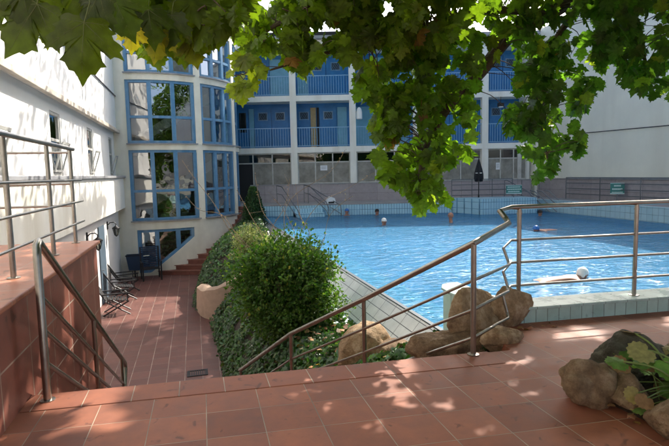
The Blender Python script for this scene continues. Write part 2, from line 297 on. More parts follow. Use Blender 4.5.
def rock(name, c, s, mat, label, seed, sub=5, rz=0, amp=.28, fr=1.1, sink=.25, cat='boulder', sharp=0, group=None):
    bm = bmesh.new(); bmesh.ops.create_icosphere(bm, subdivisions=sub, radius=1); off = Vector((seed*7.3, seed*3.1, seed*1.7))
    for v in bm.verts:
        p = v.co.copy(); q = p*fr+off
        d = 1+amp*(noise.noise(q))+amp*.45*noise.noise(q*2.3)+amp*.2*noise.noise(q*5.1)+amp*.07*noise.noise(q*12)
        if sharp:                       # planar facets
            for k in range(11):
                nn = Vector((sin(seed*3+k*2.1), cos(seed*1.7+k*3.3), sin(k*1.9+seed)+.2)).normalized()
                h = .66+.14*sin(seed+k*5)+.03*noise.noise(q*3+nn); a = p.dot(nn)*d
                if a > h: d *= 1-(a-h)*.96/max(a, .01)
            d += .05*abs(noise.noise(q*4.2))+.02*noise.noise(q*16)
        v.co = Vector((p.x*s[0]*d, p.y*s[1]*d, p.z*s[2]*d))
    me = bpy.data.meshes.new(name); bm.to_mesh(me); bm.free(); me.polygons.foreach_set('use_smooth', [True]*len(me.polygons)); me.materials.append(mat)
    o = bpy.data.objects.new(name, me); C.objects.link(o); o.location = (c[0], c[1], c[2]+s[2]*(1-sink)); o.rotation_euler = (0, 0, rz); return tag(o, label, cat, group)

# ================================================================ SETTING
def edgeY(x): return 3.97-.062*x
g = MB(); g.add([(-400, -400, -2.6), (400, -400, -2.6), (400, 400, -2.6), (-400, 400, -2.6)], [(0, 1, 2, 3)]); struct('ground', g, m_ground)
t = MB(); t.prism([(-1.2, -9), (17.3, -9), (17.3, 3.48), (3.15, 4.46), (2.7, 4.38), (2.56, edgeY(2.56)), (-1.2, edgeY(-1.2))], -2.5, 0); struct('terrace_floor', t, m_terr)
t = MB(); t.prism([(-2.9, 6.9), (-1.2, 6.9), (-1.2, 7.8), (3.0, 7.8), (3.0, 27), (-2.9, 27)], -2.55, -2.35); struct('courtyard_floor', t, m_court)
t = MB(); P4 = [(-1.195, edgeY(-1.2)-.27), (2.35, edgeY(2.35)-.27), (2.35, edgeY(2.35)+.012), (-1.195, edgeY(-1.2)+.012)]; t.prism(P4, -.03, .005); struct('terrace_edge', t, tiles('terracotta_nosing_tiles', (.22, .068, .034), (.29, .098, .050), (.46, .37, .27), .32, 3, 'xy', .0065, .6, off=(.17, .4), stain=.22), .004)
# wide stair from terrace down to the courtyard
SR = lambda y: 2.3+(y-3.9)*(-1.95/3.85)
st = thing('terrace_staircase', (0.5, 5, -2.35), 'broad flight of terracotta steps dropping from the terrace to the courtyard', 'staircase')
n = 14
b = MB()
for k in range(1, n):
    z = -k*2.35/n; y0 = 3.98+(k-1)*.28; y1 = y0+.28
    b.hexa([(-1.2, y0+.09+.001*k, -2.5), (SR(y0), y0-.17, -2.5), (SR(y1), y1-.17, -2.5), (-1.2, y1+.09, -2.5), (-1.2, y0+.09+.001*k, z), (SR(y0), y0-.17, z), (SR(y1), y1-.17, z), (-1.2, y1+.09, z)])
b.build('step', m_stept, st)

# left raised terrace with tiled retaining wall
rw = thing('retaining_wall', (-1.5, 3, 0), 'terracotta tiled wall of the raised terrace left of the steps', 'retaining wall')
b = MB(); b.box((-2.9, -9, -2.5), (-1.2, 6.93, .735)); b.build('wall', m_wallt, rw)
b = MB(); b.box((-2.9, -9, .738), (-1.16, 6.98, .78)); b.build('coping', tiles('terracotta_coping_tiles', (.33, .12, .07), (.42, .17, .10), (.45, .36, .28), .35, .35, 'xy', .006, .4, stain=.22), rw, .012)

# ---------------------------------------------------------------- planting bank (terrain)
XL = [(3.9, 2.28), (7.75, .35), (8.5, .45), (10, .52), (13.7, .38), (16, -.1), (18, 0.0), (20.3, .35), (21.3, .55), (24, 2.1)]
def interp(t, x):
    for i in range(len(t)-1):
        if x <= t[i+1][0]: a = (x-t[i][0])/(t[i+1][0]-t[i][0]); return t[i][1]+(t[i+1][1]-t[i][1])*max(0, a)
    return t[-1][1]
def bankz(x, y):
    xl = interp(XL, y); zl = -2.35 if y > 7.9 else -.14-(y-3.95)*.57
    if y > 20.8: zl = min(.05, -2.35+(y-20.8)*.68)
    xr = interp([(3.9, 2.6), (5.6, 2.6), (6.2, 2.25), (21, 2.25), (24, 2.9)], y); zr = interp([(3.9, -.12), (4.8, -.2), (6, -.85), (9, -1.0), (14, -.8), (17, -.35), (20, -.1), (24, .06)], y)
    s = min(1, max(0, (x-xl)/max(xr-xl, .1))); z = zl+(zr-zl)*(s**.62)
    hump = .42*math.exp(-((y-9)/2.5)**2)*sin(pi*s)+.55*math.exp(-((y-17.6)/2.4)**2)*sin(pi*min(1, s*1.1))
    return z+hump+.06*noise.noise(Vector((x*2, y*2, 0)))
b = MB(); ny, nx = 90, 14; vs = []; fs = []
for j in range(ny+1):
    y = 3.9+j*(24.2-3.9)/ny; xl = interp(XL, y)-.02; xr = interp([(3.9, 2.75), (5.6, 2.75), (6.2, 2.3), (21, 2.3), (24, 2.95)], y)
    for i in range(nx+1): x = xl+(xr-xl)*i/nx; vs.append((x, y, bankz(x, y)-(0.35 if i == 0 else 0)))
for j in range(ny):
    for i in range(nx): a = j*(nx+1)+i; fs.append((a, a+1, a+nx+2, a+nx+1))
b.add(vs, fs, smooth=True); struct('planting_bank', b, m_soil)

# ---------------------------------------------------------------- pool
WZ = -.42
FE = lambda x: 23.3-.268*(x-6.95)             # far edge
POOL = [(2.9, 5.7), (2.95, 4.98), (3.25, 4.68), (15.5, 3.86), (15.5, FE(15.5)), (2.9, FE(2.9))]
b = MB(); b.add([(x, y, WZ) for x, y in POOL], [tuple(range(6))]); tag(b.build('pool_water', m_water), kind='structure')
pool = thing('swimming_pool', (9, 13, -1.6), 'large outdoor swimming pool with pale tiled walls and turquoise kerb', 'swimming pool')
b = MB(); b.add([(x+(-.02 if x < 10 else .02), y, -1.75) for x, y in POOL], [tuple(range(6))]); b.build('basin_floor', m_basin, pool)
m_mark = M('dark_marking_tiles', (.006, .02, .07), .4)
for mx_, my_, ml in ((5.6, 9.8, 2.2), (5.4, 13.5, 2.4), (8.2, 8.6, 2.4), (8.6, 12.6, 2.4), (8.4, 17, 2.4), (11.4, 10.5, 2.4), (11.6, 15, 2.4), (5.3, 17.8, 2.4), (13.6, 17.5, 2.4), (6.2, 6.3, 1.6), (13.4, 7.5, 2.4), (13.5, 12.6, 2.4), (11, 7, 2)):
    q_ = MB()
    for e_ in (-.45, -.15, .15, .45): q_.box((mx_-ml/2, my_+e_-.05, -1.75), (mx_+ml/2, my_+e_+.05, -1.742))
    q_.build('lane_marking', m_mark, pool)
b = MB(); b.box((2.86, 5.7, -1.75), (2.895, FE(2.9), -.44)); b.box((2.4, 5.7, -2.55), (2.858, FE(2.9), -1.07)); b.build('overflow_wall', m_basinw2, pool)
b = MB(); b.add([(3.45, 5.1, -.52), (3.45, 23.9, -.52), (2.9, 24.2, -.50), (2.9, 5.2, -.50), (3.45, 5.1, -1.75), (3.45, 23.9, -1.75)], [(0, 1, 2, 3), (0, 4, 5, 1)]); b.build('overflow_ledge', M('pale_ledge_tile', (.30, .58, .70), .4, noise_s=4, noise_a=.1), pool)
b = MB(); b.hexa([(2.46, 5.7, -.90), (2.52, 5.7, -.90), (2.52, 23.5, -.90), (2.46, 23.5, -.90), (2.86, 5.7, -.425), (2.9, 5.7, -.425), (2.9, 23.5, -.425), (2.86, 23.5, -.425)]); b.build('overflow_apron', m_apron, pool)
b = MB(); b.box((2.845, 5.7, -.428), (2.905, 23.6, -.408)); b.build('overflow_lip', M('dark_grout_edge', (.05, .07, .09), .5), pool)
b = MB(); b.box((2.1, 5.2, -1.06), (2.6, 23.5, -.93)); b.box((2.1, 5.2, -.93), (2.16, 23.5, -.86)); b.build('gutter', m_gutter, pool)
def band(pts, z0, z1, th):
    q = MB()
    for i in range(len(pts)-1):
        a, c = Vector((*pts[i], 0)), Vector((*pts[i+1], 0)); d = (c-a).normalized(); nn = Vector((-d.y, d.x, 0))*th
        q.hexa([(*a.xy, z0), (*c.xy, z0), (*(c+nn).xy, z0), (*(a+nn).xy, z0), (*a.xy, z1), (*c.xy, z1), (*(c+nn).xy, z1), (*(a+nn).xy, z1)])
    return q
band([(2.9, FE(2.9)), (11.6, FE(11.6))], -1.75, .06, .25).build('far_wall', m_basinw, pool)
band([(2.9, FE(2.9)-.02), (11.6, FE(11.6)-.02)], .061, .12, .45).build('far_coping', m_deck, pool)
b = MB(); b.prism([(11.65, FE(11.65)+.2), (12.15, 20.35), (14.7, 20.0), (14.85, FE(14.85)+.2)], -1.75, .27); b.build('tiled_block', m_basinw, pool)
b = MB(); b.box((15.5, 3.9, -1.75), (15.75, 21.3, .12)); b.build('side_wall', m_basinw2, pool)
b = MB(); b.prism([(14.86, FE(14.86)), (15.5, FE(15.5)), (15.5, FE(15.5)+.4), (14.86, FE(14.86)+.4)], -1.75, .1); b.build('corner_wall', m_basinw, pool)
# kerb of turquoise tiles on the terrace side, chamfered at the corner
kx = [(3.0, 5.75), (2.89, 5.70), (2.81, 5.55), (2.78, 5.32), (2.81, 5.05), (2.90, 4.76), (3.08, 4.46), (17.25, 3.50)]; ki = [(17.25, 3.84), (3.3, 4.76), (3.1, 5.03), (3.1, 5.75)]
b = MB(); b.prism(kx+ki, -1.75, .135); b.build('kerb', m_pool, pool)
def grow(p, d): c = Vector((9, 5, 0)); return p
b = MB(); b.prism([(3.0, 5.77), (2.88, 5.72), (2.79, 5.56), (2.76, 5.32), (2.79, 5.04), (2.885, 4.75), (3.065, 4.44), (17.25, 3.48), (17.25, 3.86), (3.32, 4.78), (3.12, 5.04), (3.12, 5.77)], .137, .165); b.build('kerb_coping', m_pooltop, pool, .006)
# deck behind and beside the pool
b = MB(); b.prism([(2.9, FE(2.9)+.43), (11.6, FE(11.6)+.43), (15.78, FE(15.5)+.43), (15.78, 3.6), (17.4, 3.55), (17.4, 24.5), (3, 28.5), (1.4, 28.5), (1.4, 24.6), (2.7, 24.2)], -2.5, .1); struct('pool_deck', b, m_deck)

# ---------------------------------------------------------------- curved steps by the tower
cs = thing('curved_staircase', (.8, 22.5, -2.35), 'red tiled steps curving up beside the round stair tower', 'staircase')
b = MB()
for k in range(14):
    z = -2.35+(k+1)*.175; y = 20.95+k*.262
    b.hexa([(-1.9+.0*k, y+.75, -2.5), (.62+.14*k, y-.10, -2.5), (.75+.14*k, 25.2, -2.5), (-1.9, 25.4, -2.5), (-1.9, y+.75, z), (.62+.14*k, y-.10, z), (.75+.14*k, 25.2, z), (-1.9, 25.4, z)])
b.build('step', m_stept, cs)
b = MB()
for k in range(14):
    z = -2.35+(k+1)*.175; y = 20.95+k*.262
    b.hexa([(-1.9, y+.72, z-.028), (.62+.14*k, y-.13, z-.028), (.62+.14*k, y-.08, z-.028), (-1.9, y+.77, z-.028), (-1.9, y+.72, z+.004), (.62+.14*k, y-.13, z+.004), (.62+.14*k, y-.08, z+.004), (-1.9, y+.77, z+.004)])
b.build('nosing', M('worn_step_nosing', (.27, .12, .09), .5, noise_s=6, noise_a=.2), cs)

# ================================================================ LEFT BUILDING
lb = thing('side_building', (-3.5, 10, 0), 'sunlit white two storey building along the left side', 'building')
b = MB()
wins = [(8.45, 9.3), (12.4, 13.3), (16.45, 17.3), (20.4, 21.2), (4.4, 5.3), (0.4, 1.3)]; wins.sort()
b.box((-9, -9, -2.5), (-2.9, 22.9, .38)) ; b.box((-9, -9, .38), (-3.05, 22.9, 1.52))
b.box((-9, -9, 1.52), (-3.2, 22.9, 3.3))
y = -9
for y0, y1 in wins: b.box((-3.2, y, 1.62), (-2.9, y0, 3.3)); b.box((-3.2, y0, 3.02), (-2.9, y1, 3.3)); y = y1
b.box((-3.2, y, 1.62), (-2.9, 22.9, 3.3))
b.box((-9, -9, 3.3), (-2.78, 22.9, 8.2))
b.build('wall', m_facade, lb)
b = MB(); b.box((-3.05, -9, .38), (-2.62, 22.2, 1.535)); b.build('balcony_band', m_white, lb)
b = MB(); b.box((-3.2, -9, 1.537), (-2.54, 22.28, 1.612)); b.build('ledge', m_ledge, lb, .01)
b = MB(); b.box((-2.777, -9, 3.24), (-2.66, 22.3, 3.36)); b.build('cornice', M('tan_cornice', (.52, .46, .38), .8, noise_s=2, noise_a=.3), lb, .01)  # tan strip with random mottling
b = MB(); b.tube([(-2.75, -9, 4.66), (-2.75, 22.3, 4.66)], .022, 6); b.build('cable', m_cord, lb)
for y0, y1 in wins:
    f = MB(); X0 = -2.98
    for a, c in (((X0, y0, 1.615), (X0+.06, y1, 1.68)), ((X0, y0, 2.955), (X0+.06, y1, 3.018)), ((X0, y0, 1.68), (X0+.06, y0+.07, 2.955)), ((X0, y1-.07, 1.68), (X0+.06, y1, 2.955)), ((X0, y0+.07, 2.38), (X0+.06, y1-.07, 2.44))): f.box(a, c)
    w = f.build('window', m_frameg, lb); p = MB(); p.box((X0+.02, y0+.07, 1.68), (X0+.03, y1-.07, 2.955)); p.build('pane', m_glass, w)
    k = MB(); k.box((X0-.02, y0+.07, 1.68), (X0-.01, y1-.07, 2.955)); k.build('dark_room_sheet', m_dark, w)  # dark sheet painted in place of the unlit room behind the glass
    s2 = MB()   # tilted open sash
    T = lambda q, y0=y0, y1=y1: Vector((X0+.07+.22*(2.36-q.z)/.7*0+.20*(q.z-1.70)/.66, q.y, q.z))
    for a, c in (((0, y0+.1, 1.70), (.03, y1-.1, 1.75)), ((0, y0+.1, 2.30), (.03, y1-.1, 2.35)), ((0, y0+.1, 1.75), (.03, y0+.15, 2.30)), ((0, y1-.15, 1.75), (.03, y1-.1, 2.30))): s2.box(a, c, lambda q, T=T: T(q)+Vector((q.x, 0, 0)))
    s2.build('sash', m_frameg, w)
d = MB(); d.box((-2.895, 17.1, -2.33), (-2.86, 18.1, .05)); d0 = d.build('door', M('grey_blue_door', (.09, .13, .17), .5, noise_s=4, noise_a=.2), lb)
d = MB(); d.tube([(-2.86, 17.2, -1.3), (-2.81, 17.2, -1.3), (-2.81, 17.32, -1.3)], .012, 8); d.build('handle', m_steelfar, d0)

# ================================================================ ROUND TOWER
TC = Vector((-1.6, 25.3)); TR = 3.75; ZT = 7.72
tw = thing('round_stair_tower', (TC.x, TC.y, -2.35), 'round white stair tower with three storeys of curved blue framed windows', 'tower')
def arc(mb, a0, a1, z0, z1, r0, r1, seg=None, zf=None):
    n = seg or max(1, int(abs(a1-a0)/2.5))
    for i in range(n):
        b0, b1 = R(a0+(a1-a0)*i/n), R(a0+(a1-a0)*(i+1)/n); P = []
        za, zb = (z0, z0); ta, tb = (z1, z1)
        if zf: ta, tb = zf(a0+(a1-a0)*i/n), zf(a0+(a1-a0)*(i+1)/n)
        for zz in ((za, zb), (ta, tb)):
            P += [(TC.x+r1*sin(b0), TC.y-r1*cos(b0), zz[0]), (TC.x+r1*sin(b1), TC.y-r1*cos(b1), zz[1]), (TC.x+r0*sin(b1), TC.y-r0*cos(b1), zz[1]), (TC.x+r0*sin(b0), TC.y-r0*cos(b0), zz[0])]
        mb.hexa(P)
    return mb
G1, G2, G3 = (-12.3, 28.5), (32.6, 64.5), (69, 96)
LEV = [(-.16, 2.60), (2.86, 5.28), (5.56, 7.36)]
b = MB(); ri, ro = 3.45, TR
arc(b, -21.5, G1[0], -2.5, ZT, ri, ro); arc(b, G1[1], G2[0], -2.5, ZT, ri, ro); arc(b, G2[1], G3[0], -2.5, ZT, ri, ro); arc(b, G3[1], 110, -2.5, ZT, ri, ro)
zb = [2.60, 2.86], [5.28, 5.56], [7.36, ZT]
for g_ in (G1, G2, G3):
    for z0, z1 in zb: arc(b, g_[0], g_[1], z0, z1, ri, ro)
for g_ in (G2, G3): arc(b, g_[0], g_[1], -2.5, -.16, ri, ro)
arc(b, G1[0], G1[1], -.52, -.16, ri, ro)
def lowz(a): return -2.5 if a < -9.8 else min(-.9, -2.28+(a+4.5)*.052) if a > -4.5 else -2.28
LW0, LW1 = -9.8, 24.5
def lowz(a): return max(-2.24, -2.24+(a+3.0)*.0485)
arc(b, G1[0], LW0, -2.5, -.52, ri, ro); arc(b, LW1, G1[1], -2.5, -.52, ri, ro)
arc(b, LW0, LW1, -2.5, 0, ri, ro, 28, zf=lowz)
b.box((-2.96, 21.7, -2.5), (-2.88, 22.6, ZT))
b.build('wall', m_cream, tw)
b = MB(); arc(b, -24, 112, ZT, ZT+.16, ri, ro+.10); b.build('parapet', m_white, tw)
b = MB(); arc(b, -20, 110, ZT-.3, ZT-.2, .2, ri, 20); b.build('roof', m_deck, tw)
def cwindow(g_, z0, z1, cols, mid):
    f = MB(); a0, a1 = g_; fa = .95; r0, r1 = 3.56, 3.69
    arc(f, a0, a1, z0, z0+.10, r0, r1); arc(f, a0, a1, z1-.10, z1, r0, r1)
    for i in range(cols+1):
        c = a0+(a1-a0)*i/cols; w_ = fa*(1.25 if 0 < i < cols else 1); c = min(max(c, a0+w_), a1-w_); arc(f, c-w_, c+w_, z0+.1, z1-.1, r0, r1+.012, 1)
    for i in range(cols):
        c0 = a0+(a1-a0)*i/cols; c1 = a0+(a1-a0)*(i+1)/cols; zm = z0+(z1-z0)*mid; arc(f, c0+.9, c1-.9, zm-.05, zm+.05, r0+.01, r1, 3)
    w = f.build('window', m_blue, tw)
    for i in range(cols):
        c0 = R(a0+(a1-a0)*i/cols+.5); c1 = R(a0+(a1-a0)*(i+1)/cols-.5)
        p = MB(); p.add([(TC.x+3.62*sin(c0), TC.y-3.62*cos(c0), z0+.06), (TC.x+3.62*sin(c1), TC.y-3.62*cos(c1), z0+.06), (TC.x+3.62*sin(c1), TC.y-3.62*cos(c1), z1-.06), (TC.x+3.62*sin(c0), TC.y-3.62*cos(c0), z1-.06)], [(0, 1, 2, 3)]); p.build('pane', m_glass, w)
    s_ = MB(); arc(s_, a0-.3, a1+.3, z0-.045, z0, 3.6, 3.84); s_.build('sill', m_ledge, w)
for (z0, z1) in LEV:
    for g_ in (G1, G2, G3): cwindow(g_, z0, z1, 3, .42)
f = MB(); r0, r1 = 3.56, 3.69
arc(f, LW0, LW1, -.63, -.52, r0, r1)
nseg = 30
for i in range(nseg):
    a, c = LW0+(LW1-LW0)*i/nseg, LW0+(LW1-LW0)*(i+1)/nseg; P = []
    for dz in (0.0, .13):
        P += [(TC.x+r*sin(R(q)), TC.y-r*cos(R(q)), lowz(q)+dz) for q, r in ((a, r1), (c, r1), (c, r0), (a, r0))]
    f.hexa(P)
for c in (LW0+.8, 1.6, 14.2, LW1-.8):
    arc(f, c-1.3, c+1.3, lowz(c)+.1, -.6, r0, r1+.012, 1)
w = f.build('slanted_window', m_blue, tw)
for a0, a1 in ((LW0, 1.6), (1.6, 14.2), (14.2, LW1)):
    p = MB(); pts = [(a0, lowz(a0)+.05), (a1, lowz(a1)+.05), (a1, -.56), (a0, -.56)]
    if lowz(a1) > lowz(a0)+.01 and a0 < -3 < a1: pts.insert(1, (-3, -2.19))
    p.add([(TC.x+3.62*sin(R(a)), TC.y-3.62*cos(R(a)), z) for a, z in pts], [tuple(range(len(pts)))]); p.build('pane', m_glass, w)
b = MB()
for z in (-.3, 2.62, 5.3): b.prism([(TC.x+3.4*sin(R(a)), TC.y-3.4*cos(R(a))) for a in range(-30, 331, 15)], z, z+.2)
b.build('floor_slab', m_room, tw)
b = MB(); arc(b, 110, 338, -2.5, ZT, 3.2, 3.4, 24); b.build('inner_wall', m_room, tw)
b = MB()
for z in (-.1, 2.82):
    b.hexa([(-2.3, 23.6, z), (-2.3, 23.75, z), (1.1, 24.0, z+2.1), (1.1, 23.85, z+2.1), (-2.3, 23.6, z+.45), (-2.3, 23.75, z+.45), (1.1, 24.0, z+2.55), (1.1, 23.85, z+2.55)])
    for k in range(10): b.box((-2.2+k*.33, 23.8, z+.2+k*.21), (-1.87+k*.33, 24.9, z+.26+k*.21))
b.build('inner_staircase', m_white, tw)

# ================================================================ HOTEL WING (far)
B0 = Vector((2.1, 27.3, 0)); ang = R(-14.9); U_ = Vector((cos(ang), sin(ang), 0)); V_ = Vector((-sin(ang), cos(ang), 0))
TB = lambda q: B0+U_*q.x+V_*q.y+Vector((0, 0, q.z))
ho = thing('hotel_wing', tuple(B0), 'long white hotel wing with blue balconies behind the pool', 'building')
ucol = [-.25, 3.05, 6.08, 9.35, 12.85, 15.2]; SL = [(2.62, 2.90), (5.22, 5.50), (7.82, 8.20)]; UE = 15.2
b = MB()
for i, u in enumerate(ucol[:-1]): b.box((u-.16, -.02, 1.0 if i else .1), (u+.16, .3, 7.82), TB)
for z0, z1 in SL[:2]: b.box((-1.5, -.03, z0), (UE, .28, z1), TB); b.box((-1.5, .281, z0+.06), (UE, 1.5, z1-.04), TB)
b.box((-1.5, -.05, 7.83), (UE+.2, 6, 8.22), TB)
b.box((-1.5, -.031, 2.3), (-1.3, 1.5, 7.8), TB); b.box((UE-.12, .3, .1), (UE+.06, 4, 7.8), TB)
b.build('frame', m_white, ho)
b = MB(); b.box((-1.5, 1.42, .1), (UE-.13, 1.6, 7.82), TB); b.build('back_wall', m_deep, ho)
b = MB(); b.box((-1.5, -.3, 8.23), (UE+.3, 6.2, 8.38), TB); b.box((-1.5, 3.2, 8.38), (UE-3, 6, 9.2), TB); b.build('roof', m_ledge, ho)
b = MB(); b.box((-1.6, 2.9, 9.2), (UE-2.8, 6.3, 9.4), TB); b.build('upper_eave', m_iron, ho)
b = MB(); b.box((.75, -.1, .1), (UE, .25, .98), TB); b.build('plinth', m_plinth, ho)
b = MB(); b.box((.75, -.13, .981), (UE, .0, 1.02), TB); b.build('plinth_coping', m_ledge, ho)
def door(u0, u1, z0, z1, mat, kind):
    d = MB(); d.box((u0, 1.36, z0), (u1, 1.415, z1), TB); dd = d.build('balcony_door' if kind else 'panel', mat, ho)
    if kind == 1:
        f = MB(); cu = (u0+u1)/2; zz = z1-.62
        f.box((cu-.26, 1.335, zz-.02), (cu+.26, 1.358, zz+.42), TB); fo = f.build('window_frame', m_blue, dd)
        p = MB(); p.box((cu-.21, 1.325, zz+.03), (cu+.21, 1.333, zz+.37), TB); p.build('pane', m_dark, fo)
        l = MB()
        for k in range(-4, 8):
            l.hexa([(cu-.21+k*.07*1, 1.318, 0)]*0 or [tuple(TB(Vector(q))) for q in [(max(cu-.21, min(cu+.21, cu-.21+k*.09+e)), w_, zz+.03+h) for w_, e2 in ((0, 0),) for h, s3 in ((0, 0), (.34, .2)) for e, w_ in ((0+s3, 1.316), (.014+s3, 1.316), (.014+s3, 1.322), (0+s3, 1.322))]])
        l.build('lattice', m_railb, fo)
    if kind == 2:
        p = MB(); p.box((u0+.12, 1.34, z0+.9), (u1-.12, 1.352, z1-.2), TB); p.build('pane', m_glassfar, dd)
for li, (zf, zc) in enumerate(((2.90, 5.05), (5.50, 7.6))):
    for bi in range(5):
        u0, u1 = ucol[bi]+.16, ucol[bi+1]-.16; w_ = u1-u0
        lay = {(0, 0): [('d', 2, .22), ('p', 0, .10), ('d', 1, .31), ('d', 1, .31)], (0, 1): [('d', 1, .24), ('c', 0, .12), ('k', 0, .06), ('d', 1, .35), ('p', 0, .2)],
               (0, 2): [('p', 0, .5), ('p', 0, .47)], (1, 0): [('d', 1, .32), ('d', 1, .3), ('p', 0, .36)], (1, 2): [('d', 1, .3), ('p', 0, .35), ('d', 1, .3)]}.get((li, bi), [('p', 0, .22), ('d', 1, .35), ('d', 1, .38)])
        u = u0
        for k, kd, fr in lay:
            a, c = u+.02, u+w_*fr-.02; u += w_*fr
            door(a, c, zf+.01, zc, {'d': m_deep, 'p': m_pale, 'c': m_curt, 'k': m_dark}[k], kd)
        r_ = MB(); zt = zf+1.0
        r_.box((u0, .08, zt-.03), (u1, .12, zt+.01), TB); r_.box((u0, .085, zf+.06), (u1, .115, zf+.09), TB)
        nb = int(w_/.125)
        for k in range(1, nb): uu = u0+w_*k/nb; r_.box((uu-.009, .09, zf+.09), (uu+.009, .11, zt-.03), TB)
        r_.build('balcony_railing', m_railb, ho)
# ground floor glazing
for bi in range(5):
    u0, u1 = ucol[bi]+.16, ucol[bi+1]-.16; f = MB(); z0, z1 = 1.02, 2.62; zt = 2.12
    if bi == 0: z0 = .12
    f.box((u0, .12, z1-.06), (u1, .18, z1), TB); f.box((u0, .12, zt-.03), (u1, .18, zt+.03), TB); f.box((u0, .12, z0), (u1, .18, z0+.06), TB)
    for k in range(4): uu = u0+(u1-u0)*k/3; uu = min(max(uu, u0+.03), u1-.03); f.box((uu-.03, .115, z0), (uu+.03, .185, z1), TB)
    w = f.build('ground_window', m_frameg, ho)
    for k in range(3):
        a, c = u0+(u1-u0)*k/3, u0+(u1-u0)*(k+1)/3; p = MB(); p.box((a+.03, .145, z0+.06), (c-.03, .155, zt-.03), TB)
        p.build('pane', m_dark if (bi == 0 and k == 0) else m_blind, w)
        p = MB(); p.box((a+.03, .145, zt+.03), (c-.03, .155, z1-.06), TB); p.build('transom', m_glassfar, w)
# doorway end bay with a narrow door
b = MB(); b.box((14.55, .05, 1.03), (14.75, .2, 2.62), TB); b.build('door_post', m_frameg, ho)
# right side building
sb = thing('blank_side_building', (20, 14, 0), 'tall blank grey-white building along the right of the pool', 'building')
b = MB(); b.prism([(17.3, -9), (26, -9), (26, 24.6), (17.3, 24.6)], 1.08, 8.6); b.prism([(17.06, 23.4), (17.3, 23.4), (17.3, 24.6), (17.06, 24.6)], .1, 8.5); b.build('wall', m_side, sb)
b = MB(); b.prism([(17.4, 3.6), (26, 3.6), (26, 24.6), (17.4, 24.6)], -2.5, 1.0); b.prism([(17.22, 3.6), (17.4, 3.6), (17.4, 23.4), (17.22, 23.4)], .1, 1.02); b.build('plinth', m_plinth2, sb)
b = MB(); b.box((17.16, 3.6, 1.022), (17.299, 23.4, 1.075)); b.build('ledge', m_ledge, sb)
b = MB(); b.tube([(17.26, 3, 2.9), (17.27, 12, 3.0), (17.26, 23, 3.15)], .02, 6); b.build('cable', m_cord, sb)

# ================================================================ RAILINGS
# pool railing and right stair handrail: one welded railing
pr = thing('pool_railing', (3, 4.6, .16), 'stainless railing on the pool kerb running down as stair handrail', 'railing')
KY = lambda x: 4.6-.0675*(x-2.95)
hl = [(.50, 7.10, -1.15), (1.03, 5.93, -.36), (1.62, 5.02, .24), (2.2, 3.98, .96)]
H = Vector
top = [H((2.79, 4.20, 1.05)), H((2.83, 4.31, 1.09)), H((2.80, 4.36, 1.155)), H((3.08, KY(3.08), 1.165)), H((16.5, KY(16.5), 1.165))]
b = MB(); b.tube([H((.5, 7.1, -1.15)), H((1.04, 6.02, -.36)), H((1.63, 4.97, .26)), H((2.2, 3.80, .95)), *top], .0265, 14); b.build('handrail', m_steel, pr)
for kk, (dz, zb_, bend) in enumerate(((-.31, .83, .65), (-.56, .60, .40), (-.80, .36, .14))):
    b = MB(); b.tube([H((.52, 7.1, -1.15+dz)), H((1.04, 6.02, -.36+dz)), H((1.63, 4.97, .26+dz)), H((2.2, 3.80, .95+dz)), H((2.83, 4.25, bend)), H((2.86, 4.31, bend+.03)), H((2.83, 4.34, zb_-.03)), H((3.08, KY(3.08), zb_)), H((16.5, KY(16.5), zb_))], .0135, 10); b.build('rail', m_steel, pr)
for x, y, z0, z1 in [(2.2, 3.80, 0.005, .94), (1.63, 4.99, -.66, .25), (1.04, 6.02, -1.28, -.37), (.51, 7.08, -1.9, -1.16)]:
    b = MB(); b.tube([(x, y, z0), (x, y, z1)], .023, 12); b.lathe((x, y, z0), [(.05, 0), (.05, .008), (.03, .012)], 14); b.build('post', m_steel, pr)
x = 3.17
while x < 16.6:
    b = MB(); b.tube([(x, KY(x), .165), (x, KY(x), 1.15)], .0225, 12); b.lathe((x, KY(x), .165), [(.055, 0), (.055, .008), (.03, .012)], 14)
    b.lathe((x, KY(x), 1.09), [(.027, 0), (.027, .02)], 12); b.build('post', m_steel, pr); x += 1.365
# left stair handrail
lr = thing('stair_handrail', (-1.07, 4, 0), 'steel handrail descending beside the tiled wall at left', 'railing')
b = MB(); b.tube([H((-1.06, 3.93, 0)), H((-1.065, 3.96, 1.02)), H((-1.07, 3.985, 1.09)), H((-1.07, 4.03, 1.115)), H((-1.07, 4.09, 1.08)), H((-1.07, 7.75, -1.08)), H((-1.07, 7.79, -1.16)), H((-1.07, 7.70, -1.28)), H((-1.07, 7.5, -1.45))], .0275, 14)
b.build('handrail', m_steel, lr)
for dz in (.74, .50, .26):
    b = MB(); b.tube([(-1.07, 3.98, dz), (-1.07, 7.6, dz-.578*3.62)], .017, 10); b.build('rail', m_steel, lr)
for y in (5.75, 7.45):
    zt = 1.06-.59*(y-4.09); b = MB(); b.tube([(-1.07, y, zt-1.0), (-1.07, y, zt)], .021, 12); b.build('post', m_steel, lr)
b = MB(); b.lathe((-1.06, 3.93, .0), [(.05, 0), (.05, .01), (.03, .014)], 14); b.build('base_plate', m_steel, lr)
